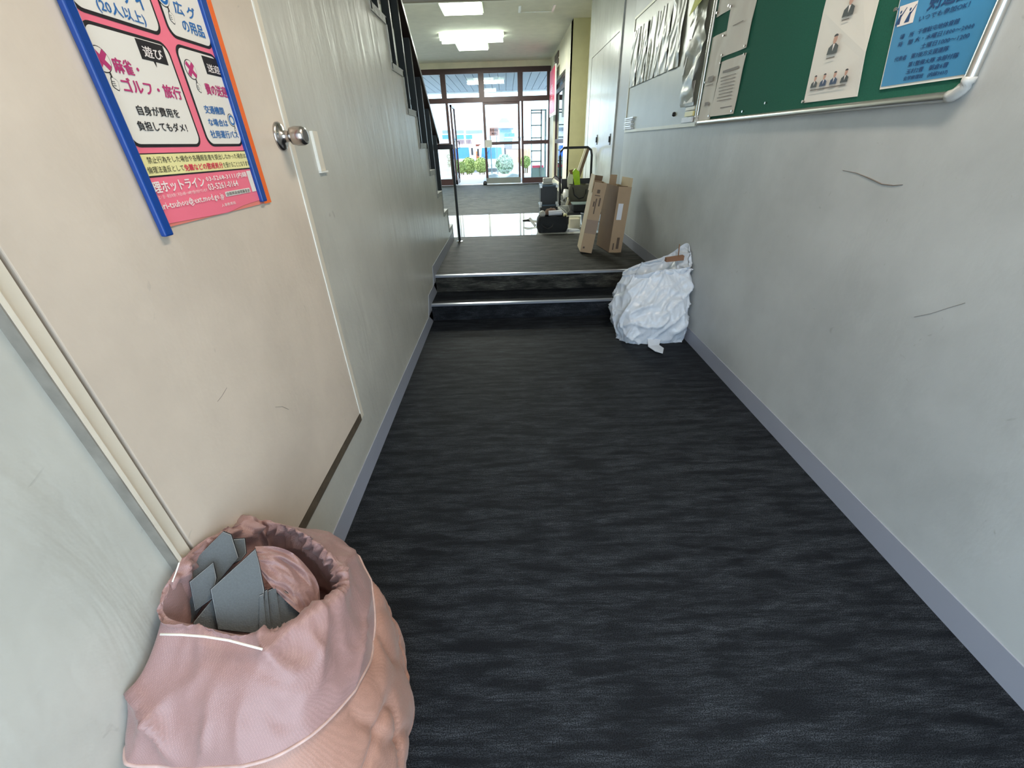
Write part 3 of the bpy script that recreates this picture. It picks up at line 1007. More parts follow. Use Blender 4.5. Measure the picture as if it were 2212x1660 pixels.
txt = [(.15, .8, .80, .012)] + [(.2, .85 - .03 * (i % 3), .70 - .06 * i, .004) for i in range(8)] + [(.1, .6, .14, .005)]
t = sheet('paper_notice', 'printed sheet low on the green board beside the long strip', 2.945, 3.255, 1.515, 1.805, lines=txt, amp=.005, curl=.012, skew=-.01)
pins(t, [(2.95, 1.80), (3.25, 1.80), (2.96, 1.53), (3.23, 1.52)])
t = sheet('paper_notice', 'large blank-looking sheet above the printed one on the green board', 2.950, 3.265, 1.83, 2.10, lines=[(.3, .7, .5, .004)], amp=.006, seed=2)
pins(t, [(2.965, 1.84), (3.25, 1.84), (2.96, 2.06), (3.25, 2.07)])
t = sheet('paper_notice', 'sheet cut by the top of the picture beside the board divider', 3.26, 3.46, 2.06, 2.36, amp=.004, seed=4)
pins(t, [(3.28, 2.08), (3.44, 2.08)])
t = sheet('paper_notice', 'long narrow sheet hanging beside the divider on the green board', 3.265, 3.46, 1.50, 1.96, lines=[(.3, .7, .5, .03), (.2, .8, .43, .004), (.3, .6, .2, .02)], amp=.006, seed=1)
pins(t, [(3.28, 1.94), (3.44, 1.72), (3.28, 1.52)])
tag(MB().lathe((XR - .008, 2.83, 1.52), [(.004, 0), (.004, -.006), (.006, -.012)], 'x', 10).build('push_pin', M['chrome']), 'loose silver pin near the bottom of the green board', 'pin', 'spare pins in the green felt')
tag(MB().lathe((XR - .008, 2.60, 1.545), [(.004, 0), (.004, -.006), (.006, -.012)], 'x', 10).build('push_pin', M['chrome']), 'loose silver pin farther right in the green felt', 'pin', 'spare pins in the green felt')

# staff portrait sheet
ps = thing('portrait_notice', 'white notice with rows of small portrait photos on green felt', 'poster', (XR - .01, 2.15, 1.52))
MB().prism([Vector((XR - .011, 2.275, 1.522)), Vector((XR - .011, 1.938, 1.520)), Vector((XR - .016, 1.965, 1.66)), Vector((XR - .011, 1.99, 1.81)), Vector((XR - .010, 1.99, 2.25)), Vector((XR - .010, 2.335, 2.25)), Vector((XR - .011, 2.315, 1.85))], (.001, 0, 0)).build('sheet', M['paper_w'], ps)


def portrait(y, z, s, suit='suit'):
    x = XR - .0175
    o = flat([Vector((x, y + .5 * s, z)), Vector((x, y - .5 * s, z)), Vector((x, y - .47 * s, z + .38 * s)), Vector((x, y - .15 * s, z + .55 * s)), Vector((x, y + .15 * s, z + .55 * s)), Vector((x, y + .47 * s, z + .38 * s))], M[suit], ps, 'portrait', .0004, -1)
    flat([Vector((x - .0006, y + .10 * s, z + .53 * s)), Vector((x - .0006, y - .10 * s, z + .53 * s)), Vector((x - .0006, y, z + .15 * s))], M['ink_white'], o, 'shirt', .0002, -1)
    flat([Vector((x - .0006, y + .19 * s * math.cos(a * .5236), z + .80 * s + .27 * s * math.sin(a * .5236))) for a in range(12)], M['skin'], o, 'face', .0002, -1)
    flat([Vector((x - .001, y + .21 * s * math.cos(a * .3927), z + .93 * s + .13 * s * math.sin(a * .3927))) for a in range(9)], M['ink'], o, 'hair', .0002, -1)
    return o


portrait(2.135, 1.80, .062)
portrait(2.165, 1.685, .062)
for i, (y, sm) in enumerate(((2.225, 'suit'), (2.165, 'suit_b'), (2.10, 'suit_b'), (2.035, 'suit'))):
    portrait(y, 1.575, .042, sm)
pins(ps, [(2.27, 1.527)])
for z, a, b in ((1.79, 2.12, 2.16), (1.672, 2.14, 2.19), (1.566, 2.02, 2.24)):
    MB().box(XR - .0178, XR - .0172, a, b, z - .002, z + .002).build('print', M['ink_grey'], ps)
# blue club poster
bp = thing('blue_poster', 'blue sports club poster in clear sleeve at the right end of the green board', 'poster', (XR - .01, 1.66, 1.53))
MB().prism([Vector((XR - .012, 1.832, 1.532)), Vector((XR - .012, 1.492, 1.532)), Vector((XR - .012, 1.492, 2.03)), Vector((XR - .012, 1.90, 2.03)), Vector((XR - .012, 1.885, 1.80))], (.002, 0, 0)).build('sleeve', M['film_white'], bp)
MB().prism([Vector((XR - .0135, 1.828, 1.540)), Vector((XR - .0135, 1.497, 1.540)), Vector((XR - .0135, 1.497, 2.02)), Vector((XR - .0135, 1.894, 2.02)), Vector((XR - .0135, 1.88, 1.80))], (.001, 0, 0)).build('sheet', M['blue_poster'], bp)
xb = XR - .0142
lg = flat([Vector((xb, 1.868, 1.770)), Vector((xb, 1.795, 1.770)), Vector((xb, 1.785, 1.712)), Vector((xb, 1.850, 1.712))], M['ink_white'], bp, 'emblem', .0003, -1)
for yy in (1.850, 1.812):
    mb = MB()
    q = xb - .0006
    mb.prism([Vector((q, yy + .012, 1.718)), Vector((q, yy - .008, 1.718)), Vector((q, yy - .004, 1.745)), Vector((q, yy + .002, 1.745))], (-.0002, 0, 0))
    mb.prism([Vector((q, yy + .003 + .004 * math.cos(a), 1.752 + .005 * math.sin(a))) for a in range(6)], (-.0002, 0, 0))
    mb.prism([Vector((q, yy - .002, 1.742)), Vector((q, yy - .016, 1.762)), Vector((q, yy - .018, 1.760)), Vector((q, yy - .004, 1.736))], (-.0002, 0, 0))
    mb.build('figure', M['ink_navy'], lg)
xt = xb - .0006
for s, y0, y1, z0, z1 in (('剣道部', 1.600, 1.745, 1.732, 1.785), ('いつでも参加OK！', 1.590, 1.762, 1.709, 1.724), ('場　所', 1.762, 1.818, 1.672, 1.686), ('千僧駐屯地体育館', 1.603, 1.748, 1.674, 1.688),
                          ('時　間', 1.756, 1.814, 1.651, 1.665), ('火・木曜日1800～2000', 1.545, 1.746, 1.653, 1.667), ('土曜日1000～1200', 1.548, 1.712, 1.631, 1.645), ('代表者', 1.757, 1.807, 1.609, 1.623),
                          ('第3後方支援連隊', 1.602, 1.738, 1.609, 1.623), ('第1整備大隊 本部付隊', 1.557, 1.737, 1.586, 1.600), ('玉村2曹　朝倉6曹', 1.580, 1.734, 1.566, 1.580), ('化学修理班　(内線3437)', 1.571, 1.735, 1.546, 1.560)):
    text(s, (y0, y1, z0, z1), xt, -1, M['ink_navy'], bp, .02)
pins(bp, [(1.878, 1.765)])

# things on the whiteboard
XF = XR - .012
fl = [(4.05, 4.34, 'nearest'), (4.36, 4.66, 'second'), (4.68, 4.98, 'third'), (5.0, 5.28, 'fourth'), (5.3, 5.54, 'farthest')]
for i, (a, b, nm) in enumerate(fl):
    t = thing('laminated_sheet', '%s of the row of crinkled clear-filmed sheets on the grey board' % nm if i else 'crinkled clear-filmed sheet closest to the camera in the row on the grey board', 'paper', (XF, (a + b) / 2, 1.9), 'filmed sheets on the grey board')
    wavy_sheet('sheet', M['film'], t, a, b, 1.885 + .0 * i, 2.36, amp=.004, freq=5, seed=i * 1.7, n=40, x=XF, crk=.6)
    MB().box(XR - .0095, XR - .009, a + .03, b - .03, 1.93, 2.32).build('print', M['ink_grey'], t)
# hanging crumpled clear sleeve with yellow card
t = thing('clear_sleeve', 'tall crumpled clear sleeve hanging beside the divider, yellow card at its top', 'sleeve', (XR - .03, 3.68, 1.60))
rows = []
for i in range(41):
    f_ = i / 40
    z = 1.60 + .62 * f_
    r = []
    for k in range(13):
        u = k / 12
        y = 3.57 + .26 * u + .03 * math.sin(9 * f_)
        h = .012 + .035 * abs(math.sin(5.2 * f_ + 2 * u)) * math.sin(math.pi * min(1, f_ * 1.15)) + .012 * noise.noise(Vector((u * 4, f_ * 12, 1)))
        r.append(Vector((XR - .012 - abs(h), y, z)))
    rows.append(r)
mb = MB().grid(rows, wrap=False).grid([[p + Vector((.0015, 0, 0)) for p in r] for r in rows], wrap=False)
mb.build('sleeve', M['film'], t, smooth=True, fix=False)
MB().prism([Vector((XR - .060, 3.60, 2.19)), Vector((XR - .060, 3.83, 2.14)), Vector((XR - .035, 3.83, 2.23)), Vector((XR - .035, 3.60, 2.27))], (-.001, 0, 0)).build('yellow_card', M['yellow'], t)
MB().prism([Vector((XR - .05, 3.84, 1.98)), Vector((XR - .05, 3.81, 2.06)), Vector((XR - .05, 3.70, 2.12)), Vector((XR - .05, 3.72, 2.06)), Vector((XR - .05, 3.80, 1.80)), Vector((XR - .05, 3.825, 1.80))], (-.001, 0, 0)).build('white_fold', M['film_white'], t)
MB().box(XR - .028, XR - .026, 3.60, 3.78, 1.62, 1.75).build('paper_insert', M['paper_w'], t)
for i, (z0, z1, mm, lb_) in enumerate(((1.572, 1.592, 'ivory', 'narrow ivory label strip, top one under the sleeve'), (1.535, 1.566, 'cream_band', 'cream label block under the clear sleeve'), (1.497, 1.528, 'label', 'pale label block, bottom one under the sleeve'))):
    tag(MB().box(XR - .022, XR - .006, 3.555 + .01 * i, 3.72 + .05 * (i == 2), z0, z1).build('label_strip', M[mm], bevel=.001), lb_, 'label', 'labels under the clear sleeve')
for i in range(6):
    z = 1.497 + i * .019
    tag(MB().box(XR - .03, XR - .006, 5.22 + .03 * (i % 2) - (.06 if i == 5 else 0), 5.54, z, z + .013).build('label_strip', M['film_white' if i % 2 else 'label']), '%s thin white strip stacked at the grey board corner' % ('bottom', 'second from bottom', 'third from bottom', 'fourth from bottom', 'fifth from bottom', 'topmost, longest')[i], 'label', 'white strips at the corner of the grey board')
tag(MB().lathe((XR - .006, 3.99, 1.565), [(.016, 0), (.016, -.010), (.010, -.018)], 'x', 16).build('magnet', M['black'], smooth=True), 'small black round magnet low on the grey board', 'magnet')

# ================================================================== PINK POSTER ON DOOR
po = thing('pink_poster', 'pink Japanese ethics poster with rounded white panels on the cream door', 'poster', (XL + .012, 1.1, 1.26))
XP = XL + .0115
MB().box(XP, XP + .0012, .884, 1.330, 1.268, 1.94).build('backing_card', M['salmon'], po)
MB().prism([Vector((XP + .0016, .9, 1.275)), Vector((XP + .0016, 1.0, 1.272)), Vector((XP + .0016, 1.12, 1.268)), Vector((XP + .0016, 1.2, 1.276)), Vector((XP + .0016, 1.30, 1.28)), Vector((XP + .0016, 1.31, 1.94)), Vector((XP + .0016, .9, 1.94))], (.0010, 0, 0)).build('sheet', M['pink'], po)
MB().box(XP, XP + .003, 1.305, 1.340, 1.267, 1.94).build('orange_strip', M['orange'], po)
for y0, y1 in ((.879, .902), (1.279, 1.303)):
    MB().box(XP + .001, XP + .013, y0, y1, 1.254 if y0 < 1 else 1.274, 1.95).build('blue_rail', M['blue_rail'], po, bevel=.003)
XA = XP + .0030
XB = XP + .0036
XC = XP + .0042
XT = XP + .0050


def panel(y0, y1, z0, z1):
    o = flat(rrect(y0, y1, z0, z1, .022, XA), M['ink'], po, 'panel_outline')
    flat(rrect(y0 + .0055, y1 - .0055, z0 + .0055, z1 - .0055, .018, XB), M['paper_w'], po, 'panel')


panel(.903, 1.112, 1.412, 1.600)
panel(1.134, 1.330 - .045, 1.412, 1.605)
panel(.903, 1.112, 1.610, 1.80)
panel(1.134, 1.330 - .045, 1.614, 1.80)
panel(.903, 1.112, 1.812, 1.925)


def ringmark(y, z, r, kind):
    flat([Vector((XC, y + r * math.cos(a * math.pi / 14), z + r * math.sin(a * math.pi / 14))) for a in range(28)], M['ink'], po, 'badge_outline', .0003)
    flat([Vector((XC + .0005, y + (r - .0015) * math.cos(a * math.pi / 14), z + (r - .0015) * math.sin(a * math.pi / 14))) for a in range(28)], M['paper_w'], po, 'badge', .0003)
    x = XC + .0010
    if kind == 'x':
        s = r * .62
        wd = r * .17
        mb = MB()
        for q in (1, -1):
            mb.prism([Vector((x, y - s - wd, z + q * (s - wd))), Vector((x, y - s + wd, z + q * (s + wd))), Vector((x, y + s + wd, z - q * (s - wd))), Vector((x, y + s - wd, z - q * (s + wd)))], (.0003 + (.0002 if q > 0 else 0), 0, 0))
        mb.build('cross', M['ink_mag'], po)
    else:
        mb = MB()
        n = 28
        for i in range(n):
            a, b = 2 * math.pi * i / n, 2 * math.pi * (i + 1) / n
            mb.prism([Vector((x, y + q * math.cos(t_), z + q * math.sin(t_))) for q, t_ in ((r * .78, a), (r * .78, b), (r * .52, b), (r * .52, a))], (.0003, 0, 0))
        mb.build('circle_mark', M['ink_blue'], po)
    # fist holding the badge
    hy, hz = y + r * .45, z - r * 1.75
    pts = []
    for a in range(16):
        t_ = a * math.pi / 8
        rr = r * (.52 + .06 * math.sin(4 * t_))
        pts.append((rr * math.cos(t_) * .8, rr * math.sin(t_)))
    flat([Vector((XC, hy + p[0], hz + p[1])) for p in pts], M['ink'], po, 'fist_outline', .0003)
    flat([Vector((XC + .0005, hy + p[0] * .86, hz + p[1] * .86)) for p in pts], M['paper_w'], po, 'fist', .0003)
    mb = MB()
    for j in range(3):
        mb.box(x, x + .0003, hy - r * .38, hy - r * .02, hz + r * (.14 - .16 * j), hz + r * (.18 - .16 * j))
    mb.box(x, x + .0003, y + r * .25, y + r * .40, z - r * 1.3, z - r * .92)
    mb.build('knuckle_lines', M['ink'], po)


ringmark(.916, 1.546, .0195, 'x')
ringmark(1.163, 1.562, .0185, 'x')
ringmark(1.150, 1.685, .020, 'o')
ringmark(1.262, 1.470, .014, 'o')
tg = flat([Vector((XC, 1.021, 1.593)), Vector((XC, 1.020, 1.561)), Vector((XC, 1.050, 1.561)), Vector((XC, 1.053, 1.552)), Vector((XC, 1.056, 1.561)), Vector((XC, 1.092, 1.560)), Vector((XC, 1.094, 1.593))], M['ink'], po, 'speech_tag')
flat([Vector((XC, 1.222, 1.596)), Vector((XC, 1.222, 1.561)), Vector((XC, 1.28, 1.561)), Vector((XC, 1.28, 1.596))], M['ink'], po, 'speech_tag')
flat([Vector((XA, .900, 1.402)), Vector((XA, .900, 1.360)), Vector((XA, 1.285, 1.358)), Vector((XA, 1.285, 1.402))], M['ink'], po, 'band_outline')
flat([Vector((XB, .901, 1.400)), Vector((XB, .903, 1.363)), Vector((XB, 1.282, 1.361)), Vector((XB, 1.283, 1.400))], M['cream_band'], po, 'text_band')
flat([Vector((XB, 1.133, 1.314)), Vector((XB, 1.132, 1.303)), Vector((XB, 1.245, 1.303)), Vector((XB, 1.245, 1.314))], M['paper_w'], po, 'white_label')
flat([Vector((XB, 1.256, 1.354)), Vector((XB, 1.256, 1.303)), Vector((XB, 1.276, 1.303)), Vector((XB, 1.276, 1.354))], M['paper_w'], po, 'white_label')
for s, r, m, b in (('パーティ', (.96, 1.085, 1.645, 1.675), 'ink_blue', .02), ('(20人以上)', (.958, 1.070, 1.617, 1.639), 'ink_blue', .012),
                   ('遊び', (1.030, 1.083, 1.566, 1.584), 'ink_white', .02), ('麻雀・', (.938, .998, 1.530, 1.553), 'ink_mag', .03), ('ゴルフ・旅行', (.940, 1.098, 1.501, 1.524), 'ink_mag', .03),
                   ('自身が費用を', (.951, 1.067, 1.466, 1.482), 'ink', .02), ('負担してもダメ！', (.936, 1.076, 1.440, 1.456), 'ink', .02),
                   ('広 グ', (1.178, 1.25, 1.662, 1.684), 'ink_blue', .02), ('の用品', (1.188, 1.262, 1.633, 1.655), 'ink_blue', .02),
                   ('送迎', (1.230, 1.277, 1.566, 1.582), 'ink_white', .02), ('費の送迎', (1.195, 1.278, 1.519, 1.541), 'ink_mag', .03),
                   ('交通機関', (1.163, 1.240, 1.480, 1.496), 'ink_blue', .02), ('な場合は', (1.162, 1.240, 1.455, 1.470), 'ink_blue', .02), ('社用運行バス', (1.155, 1.270, 1.430, 1.446), 'ink_blue', .02),
                   ('禁止行為をした場合や各種報告書を提出しなかった場合は、', (.923, 1.279, 1.384, 1.396), 'ink', .01), ('倫理法違反として', (.914, 1.018, 1.367, 1.379), 'ink', .01),
                   ('免職などの懲戒処分', (1.020, 1.160, 1.366, 1.379), 'ink_red', .02), ('を受けることとなります', (1.163, 1.282, 1.366, 1.378), 'ink', .01),
                   ('理ホットライン', (.908, 1.068, 1.332, 1.352), 'ink_white', .03), ('03-5268-3111(内線', (1.077, 1.25, 1.339, 1.353), 'ink_white', .02), ('03-5261-0164', (1.075, 1.198, 1.323, 1.336), 'ink_white', .02),
                   ('は土・日・祝日を除く平日10時～18時で受け付けています', (.905, 1.068, 1.321, 1.328), 'ink_white', 0), ('nri-tsuhou@ext.mod.go.jp', (.904, 1.122, 1.298, 1.315), 'ink_white', .015),
                   ('自衛隊員倫理審査会', (1.136, 1.242, 1.3045, 1.3125), 'ink', .01), ('人事教育局', (1.10, 1.16, 1.283, 1.290), 'ink_white', 0)):
    text(s, r, XT, 1, M[m], po, b)

# ================================================================== SACK WITH CARPET OFFCUTS
rim = [(-.405, .60, .50), (-.46, .67, .52), (-.56, .73, .545), (-.68, .75, .565), (-.698, .62, .655), (-.698, .50, .665), (-.68, .445, .64), (-.61, .44, .605), (-.54, .435, .585), (-.48, .44, .57), (-.44, .48, .55), (-.41, .54, .52)]
mid = [(-.375, .58, .42), (-.42, .70, .44), (-.54, .79, .46), (-.69, .80, .48), (-.70, .65, .56), (-.702, .45, .575), (-.702, .345, .545), (-.62, .33, .525), (-.54, .33, .515), (-.45, .345, .50), (-.385, .40, .46), (-.365, .50, .44)]
hem = [(-.37, .56, .33), (-.42, .72, .36), (-.55, .82, .38), (-.70, .82, .4), (-.70, .65, .44), (-.703, .42, .49), (-.703, .298, .488), (-.63, .288, .468), (-.54, .285, .462), (-.45, .300, .455), (-.385, .36, .43), (-.355, .46, .385)]
cc = Vector((-.56, .58, 0))


def shrink(r, s, dz, c=cc):
    return [((Vector((p[0], p[1], 0)) - c) * s + c + Vector((0, 0, p[2] + dz))) for p in r]


def fold(p, u, t):
    a = noise.noise(Vector((p.x * 5, p.y * 5, p.z * 4)))
    r = 1 - abs(noise.noise(Vector((p.x * 7 + 3, p.y * 7, p.z * 6 + 1)))) * 2
    f = 1 - abs(noise.noise(Vector((p.x * 22, p.y * 22, p.z * 10 + 5)))) * 2
    d = 1 - abs(noise.noise(Vector((p.x * 4 + p.z * 5, p.y * 5 - p.z * 5, 7)))) * 2
    return .010 * a + .014 * max(0, r) ** 4 + .022 * max(0, d) ** 8 + .0035 * f - .008


def foldc(p, u, t):
    e = math.exp(-((t - .58) / .13) ** 2)   # ruched rim
    bk = .25 + .75 * max(0, min(1, 1.6 * math.sin(u * 2 * math.pi + .5) + .3))
    rn = 1 - abs(noise.noise(Vector((u * 48, t * 5, 3)))) * 2
    rn2 = noise.noise(Vector((u * 90, t * 9, 8)))
    return fold(p, u, t) * min(1, .25 + t / .22) + e * bk * (.024 * max(0, rn) ** 2 + .012 * rn2)


def c7(*l):
    return [(240 + x / 2.862, 1080 + y / 2.862) for x, y in l]


sk = thing('woven_sack', 'pink woven plastic sack full of carpet tile offcuts in the lower left', 'sack', (-.52, .45, 0))
rows = loft([hem, mid, rim, shrink(rim, .93, -.012), shrink(rim, .86, -.09), shrink(rim, .76, -.2)], 16, 12, foldc, xmin=XL + .003)
MB().grid(rows, True, False, True).build('folded_cuff', M['sack'], sk, smooth=True)
MB().tube([p + Vector((0, 0, -.001)) for p in rows[0]] + [rows[0][0]], .0035, 6).build('hem_seam', M['sack_hem'], sk, smooth=True)
b0 = shrink(hem, .93, .0)
b1 = [(-.352, .555, .30), (-.41, .72, .3), (-.55, .81, .3), (-.69, .82, .3), (-.70, .65, .3), (-.703, .42, .3), (-.703, .23, .33), (-.63, .205, .31), (-.54, .20, .31), (-.44, .225, .31), (-.36, .30, .30), (-.325, .43, .30)]
b2 = [(-.322, .58, .13), (-.378, .695, .13), (-.55, .80, .13), (-.69, .82, .13), (-.70, .65, .13), (-.703, .42, .13), (-.703, .18, .13), (-.63, .14, .13), (-.54, .13, .13), (-.42, .15, .13), (-.315, .26, .13), (-.300, .45, .13)]
b3 = [(-.340, .57, .0), (-.40, .66, .0), (-.55, .78, .0), (-.68, .80, .0), (-.69, .65, .0), (-.70, .42, .0), (-.70, .2, .0), (-.63, .16, .0), (-.54, .15, .0), (-.42, .17, .0), (-.33, .27, .0), (-.315, .45, .0)]
rows = loft([b0, b1, b2, b3], 16, 16, lambda p, u, t: (fold(p, u, t) - .004) * min(1, max(0, (t - .04) / .28)) - .003, xmin=XL + .005, zmin=.001)
MB().grid(rows, True, False, True).build('sack_body', M['sack_in'], sk, smooth=True)
A_ = [atp(u, v, (-.50, .60, .52), (.5, -.55, .67)) + Vector((.010, -.012, .016)) for u, v in c7((915, 425), (960, 490), (1010, 550), (1070, 610), (1130, 665), (1190, 712))]
B_ = [atp(u, v, (-.50, .66, .54), (.5, -.55, .67)) for u, v in c7((890, 290), (1010, 290), (1120, 330), (1215, 420), (1275, 520), (1290, 640))]
A_, B_ = catmull(A_, 6, False), catmull(B_, 6, False)
rws = []
for i, (p, q) in enumerate(zip(A_, B_)):
    row = []
    for k in range(25):
        t_ = k / 24
        h = .005 * math.sin(math.pi * t_) + .014 * (1 - abs(noise.noise(Vector((t_ * 5, i * .09, 2)))) * 2) + .004 * noise.noise(Vector((t_ * 14, i * .5, 5)))
        row.append(p.lerp(q, t_) + Vector((.5, -.5, .6)) * h)
    rws.append(row)
MB().grid(rws, False).grid([[p - Vector((.002, -.002, .002)) for p in r_] for r_ in rws], False).build('inner_fold', M['sack'], sk, smooth=True, fix=False)
# pointed loose corner of the sack
cn = MB()
for a, b in (((800, 1455), (835, 1420)),):
    pass
cp_ = [at(770, 1388, 'z', .26), at(792, 1432, 'z', .2), at(820, 1432, 'z', .12), at(850, 1396, 'z', .12), at(872, 1428, 'z', .08), at(886, 1466, 'z', .08), at(868, 1560, 'z', .08), at(800, 1530, 'z', .22), at(775, 1450, 'z', .27)]
ctr = sum(cp_, Vector()) / len(cp_) + Vector((-.01, -.01, -.02))
rws = [[ctr.lerp(p, t_) + Vector((0, 0, .012 * math.sin(9 * t_ + i))) for i, p in enumerate(cp_)] for t_ in (.02, .25, .5, .75, 1.0)]
rws.append([p + Vector((-.01, 0, -.05)) for p in cp_])
MB().grid(rws, True, True, True).build('loose_corner', M['sack_in'], sk, smooth=True)
cord = [atp(u, v, (-.55, .40, .578), (.25, -.62, .75)) for u, v in ((355, 1369), (400, 1370), (450, 1374), (500, 1382), (545, 1394), (572, 1401))]
MB().tube([p + Vector((.004, -.008, .012)) for p in cord], .0022, 6).build('tie_cord', M['thread'], sk, smooth=True)
cord2 = [atp(u, v, (-.69, .55, .66), (1, 0, 0)) for u, v in ((368, 1258), (375, 1240), (383, 1216))]
MB().tube([p + Vector((.004, 0, 0)) for p in cord2], .0014, 6).build('thread_end', M['thread'], sk)

nrm = Vector((.50, -.60, .62)).normalized()


def offcut(px, depth, label, n=nrm, th=.006):
    base = Vector((-.60, .60, .56))
    P = [atp(u, v, base + n * (depth + .045), n) for u, v in px]
    c = sum(P, Vector()) / len(P)
    o = thing('carpet_offcut', label, 'carpet offcut', c, 'carpet tile offcuts in the sack')
    MB().prism(P, -n * th * .45).build('backing', M['tile_back'], o)
    MB().prism([p + (p - c).normalized() * .0016 - n * th * .46 for p in P], -n * th * .15).build('backing_edge', M['tile_edge'], o)
    MB().prism([p + (p - c).normalized() * .003 - n * th * .62 for p in P], -n * th).build('carpet_pile', M['tile_pile'], o)
    return o



offcut(c7((760, 250), (822, 245), (830, 330), (800, 370), (700, 420), (690, 300)), -.050, 'black pile edge of the offcut at the very back of the sack')
offcut(c7((300, 588), (690, 203), (738, 222), (782, 362), (610, 560), (500, 760), (430, 775), (345, 722)), -.022, 'largest grey offcut at the back left of the sack')
offcut(c7((490, 512), (628, 395), (645, 490), (620, 610), (520, 685)), .004, 'small grey offcut lying on the large back one')
offcut(c7((515, 760), (625, 622), (660, 800), (520, 830)), .012, 'low grey offcut wedged under the pointed one')
offcut(c7((620, 558), (890, 312), (912, 400), (940, 560), (930, 830), (665, 800)), .030, 'tall pointed grey offcut in the middle of the sack')
n2 = Vector((-.10, -.80, .60)).normalized()
for i, (l, lb_) in enumerate(((((918, 600), (940, 590), (960, 820), (915, 815)), 'leftmost thin upright grey strip at the right of the sack'),
                              (((945, 575), (965, 565), (990, 820), (955, 820)), 'second thin upright grey strip from the left'),
                              (((970, 570), (1018, 548), (1055, 830), (992, 825)), 'third upright grey strip, a little wider'),
                              (((915, 700), (960, 600), (1042, 545), (1120, 610), (1185, 705), (1150, 800), (1060, 830)), 'dark triangular offcut at the right of the strips'))):
    offcut(c7(*l), .034 - .010 * i if i < 3 else .004, lb_)

# ================================================================== WHITE BAG
bg = thing('plastic_bag', 'crumpled white plastic bag slumped by the step against the right wall', 'bag', (1.12, 3.1, 0))
z0 = [(1.378, 3.05, 0), (1.33, 3.27, 0), (1.12, 3.34, 0), (.95, 3.28, 0), (.88, 3.15, 0), (.865, 3.02, 0), (.93, 2.94, 0), (1.10, 2.92, 0), (1.28, 2.92, 0), (1.365, 2.94, 0)]
z1 = [(1.385, 3.08, .17), (1.34, 3.3, .17), (1.1, 3.38, .17), (.9, 3.33, .17), (.81, 3.2, .17), (.82, 3.07, .17), (.90, 2.95, .17), (1.1, 2.90, .17), (1.29, 2.90, .17), (1.372, 2.94, .17)]
z2 = [(1.385, 3.1, .34), (1.35, 3.32, .34), (1.12, 3.4, .34), (.92, 3.36, .34), (.85, 3.24, .34), (.855, 3.13, .33), (.92, 3.02, .33), (1.12, 2.98, .34), (1.29, 2.98, .35), (1.38, 3.0, .36)]
z3 = [(1.388, 3.13, .585), (1.385, 3.27, .675), (1.26, 3.36, .57), (1.05, 3.34, .52), (.900, 3.24, .495), (.895, 3.17, .485), (.99, 3.10, .50), (1.13, 3.09, .525), (1.26, 3.10, .525), (1.36, 3.09, .55)]
c3 = Vector((1.18, 3.21, 0))
z4 = shrink(z3, .88, -.012, c3)
z5 = shrink(z3, .6, -.1, c3)


def crump(p, u, t):
    a = noise.voronoi(Vector((p.x * 7, p.y * 7, p.z * 6 + 2)))[0]
    r = 1 - abs(noise.noise(Vector((p.x * 6 + p.z * 4, p.y * 6, p.z * 7 - p.x * 4)))) * 2
    r2 = 1 - abs(noise.noise(Vector((p.x * 14, p.y * 14 + 4, p.z * 12)))) * 2
    q = p.x * .6 + p.z * .8
    q2 = -p.x * .8 + p.z * .6 + p.y * .3
    f1 = 1 - abs(noise.noise(Vector((q * 3.2, q2 * 13, 1.5 + p.y * 3)))) * 2
    f2 = 1 - abs(noise.noise(Vector((p.x * 15, p.z * 4 + p.y * 4, 9)))) * 2
    return .016 * max(0, f1) ** 6 + .005 * max(0, f2) ** 5 + .026 * (a[1] - a[0]) - .024 + .018 * max(0, r) ** 6 + .006 * max(0, r2) ** 4


rows = loft([z0, z1, z2, z3, z4, z5], 20, 16, crump, xmax=XR - .004, zmin=.002)
MB().grid(rows, True, True, True).build('bag_film', M['poly'], bg, smooth=True)
tp = [at(u, v, 'z', .02) for u, v in ((1395, 730), (1400, 748), (1415, 758), (1432, 763), (1434, 752), (1424, 745), (1432, 728))]
MB().prism([p + Vector((0, 0, .05 if i in (0, 6) else .0)) for i, p in enumerate(tp)], (0, 0, -.007)).build('loose_handle', M['poly'], bg, bevel=.003)
wd = thing('wood_scrap', 'brown wooden offcut with a thin nail-like stick showing at the bag mouth', 'wood', (1.27, 3.2, .55))
q0, q1 = at(1440, 561, 'y', 3.17), at(1478, 557, 'y', 3.17)
MB().prism([q0 + Vector((0, 0, -.02)), q1 + Vector((0, 0, -.02)), q1 + Vector((0, 0, .014)), q0 + Vector((0, 0, .008))], (0, .04, 0)).build('block', M['brown'], wd)
a_, b_ = at(1465, 556, 'y', 3.17), at(1468, 528, 'y', 3.17)
MB().tube([a_, b_], .004, 6).build('stick', M['brown'], wd)

# ================================================================== CARDBOARD BOXES


def carton(name, label, base, wx, dy, h, roll, yaw, group='tall cardboard cartons', side='card_l'):
    """long upright carton; base = front-left bottom corner; parts built in local frame"""
    t = thing(name, label, 'box', base, group)
    R_ = Matrix.Rotation(yaw, 4, 'Z') @ Matrix.Rotation(roll, 4, 'Y')

    def add(pn, m, x0, x1, y0, y1, zz0, zz1, par=t):
        mb = MB().box(x0, x1, y0, y1, zz0, zz1)
        mb.v = [tuple(Vector(base) + (R_ @ Vector(v))) for v in mb.v]
        return mb.build(pn, m, par)
    e = .004
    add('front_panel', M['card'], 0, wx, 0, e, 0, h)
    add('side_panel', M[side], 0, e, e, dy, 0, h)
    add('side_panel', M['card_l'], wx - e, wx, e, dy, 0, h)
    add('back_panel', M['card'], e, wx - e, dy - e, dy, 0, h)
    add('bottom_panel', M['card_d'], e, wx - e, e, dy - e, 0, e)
    return t, add


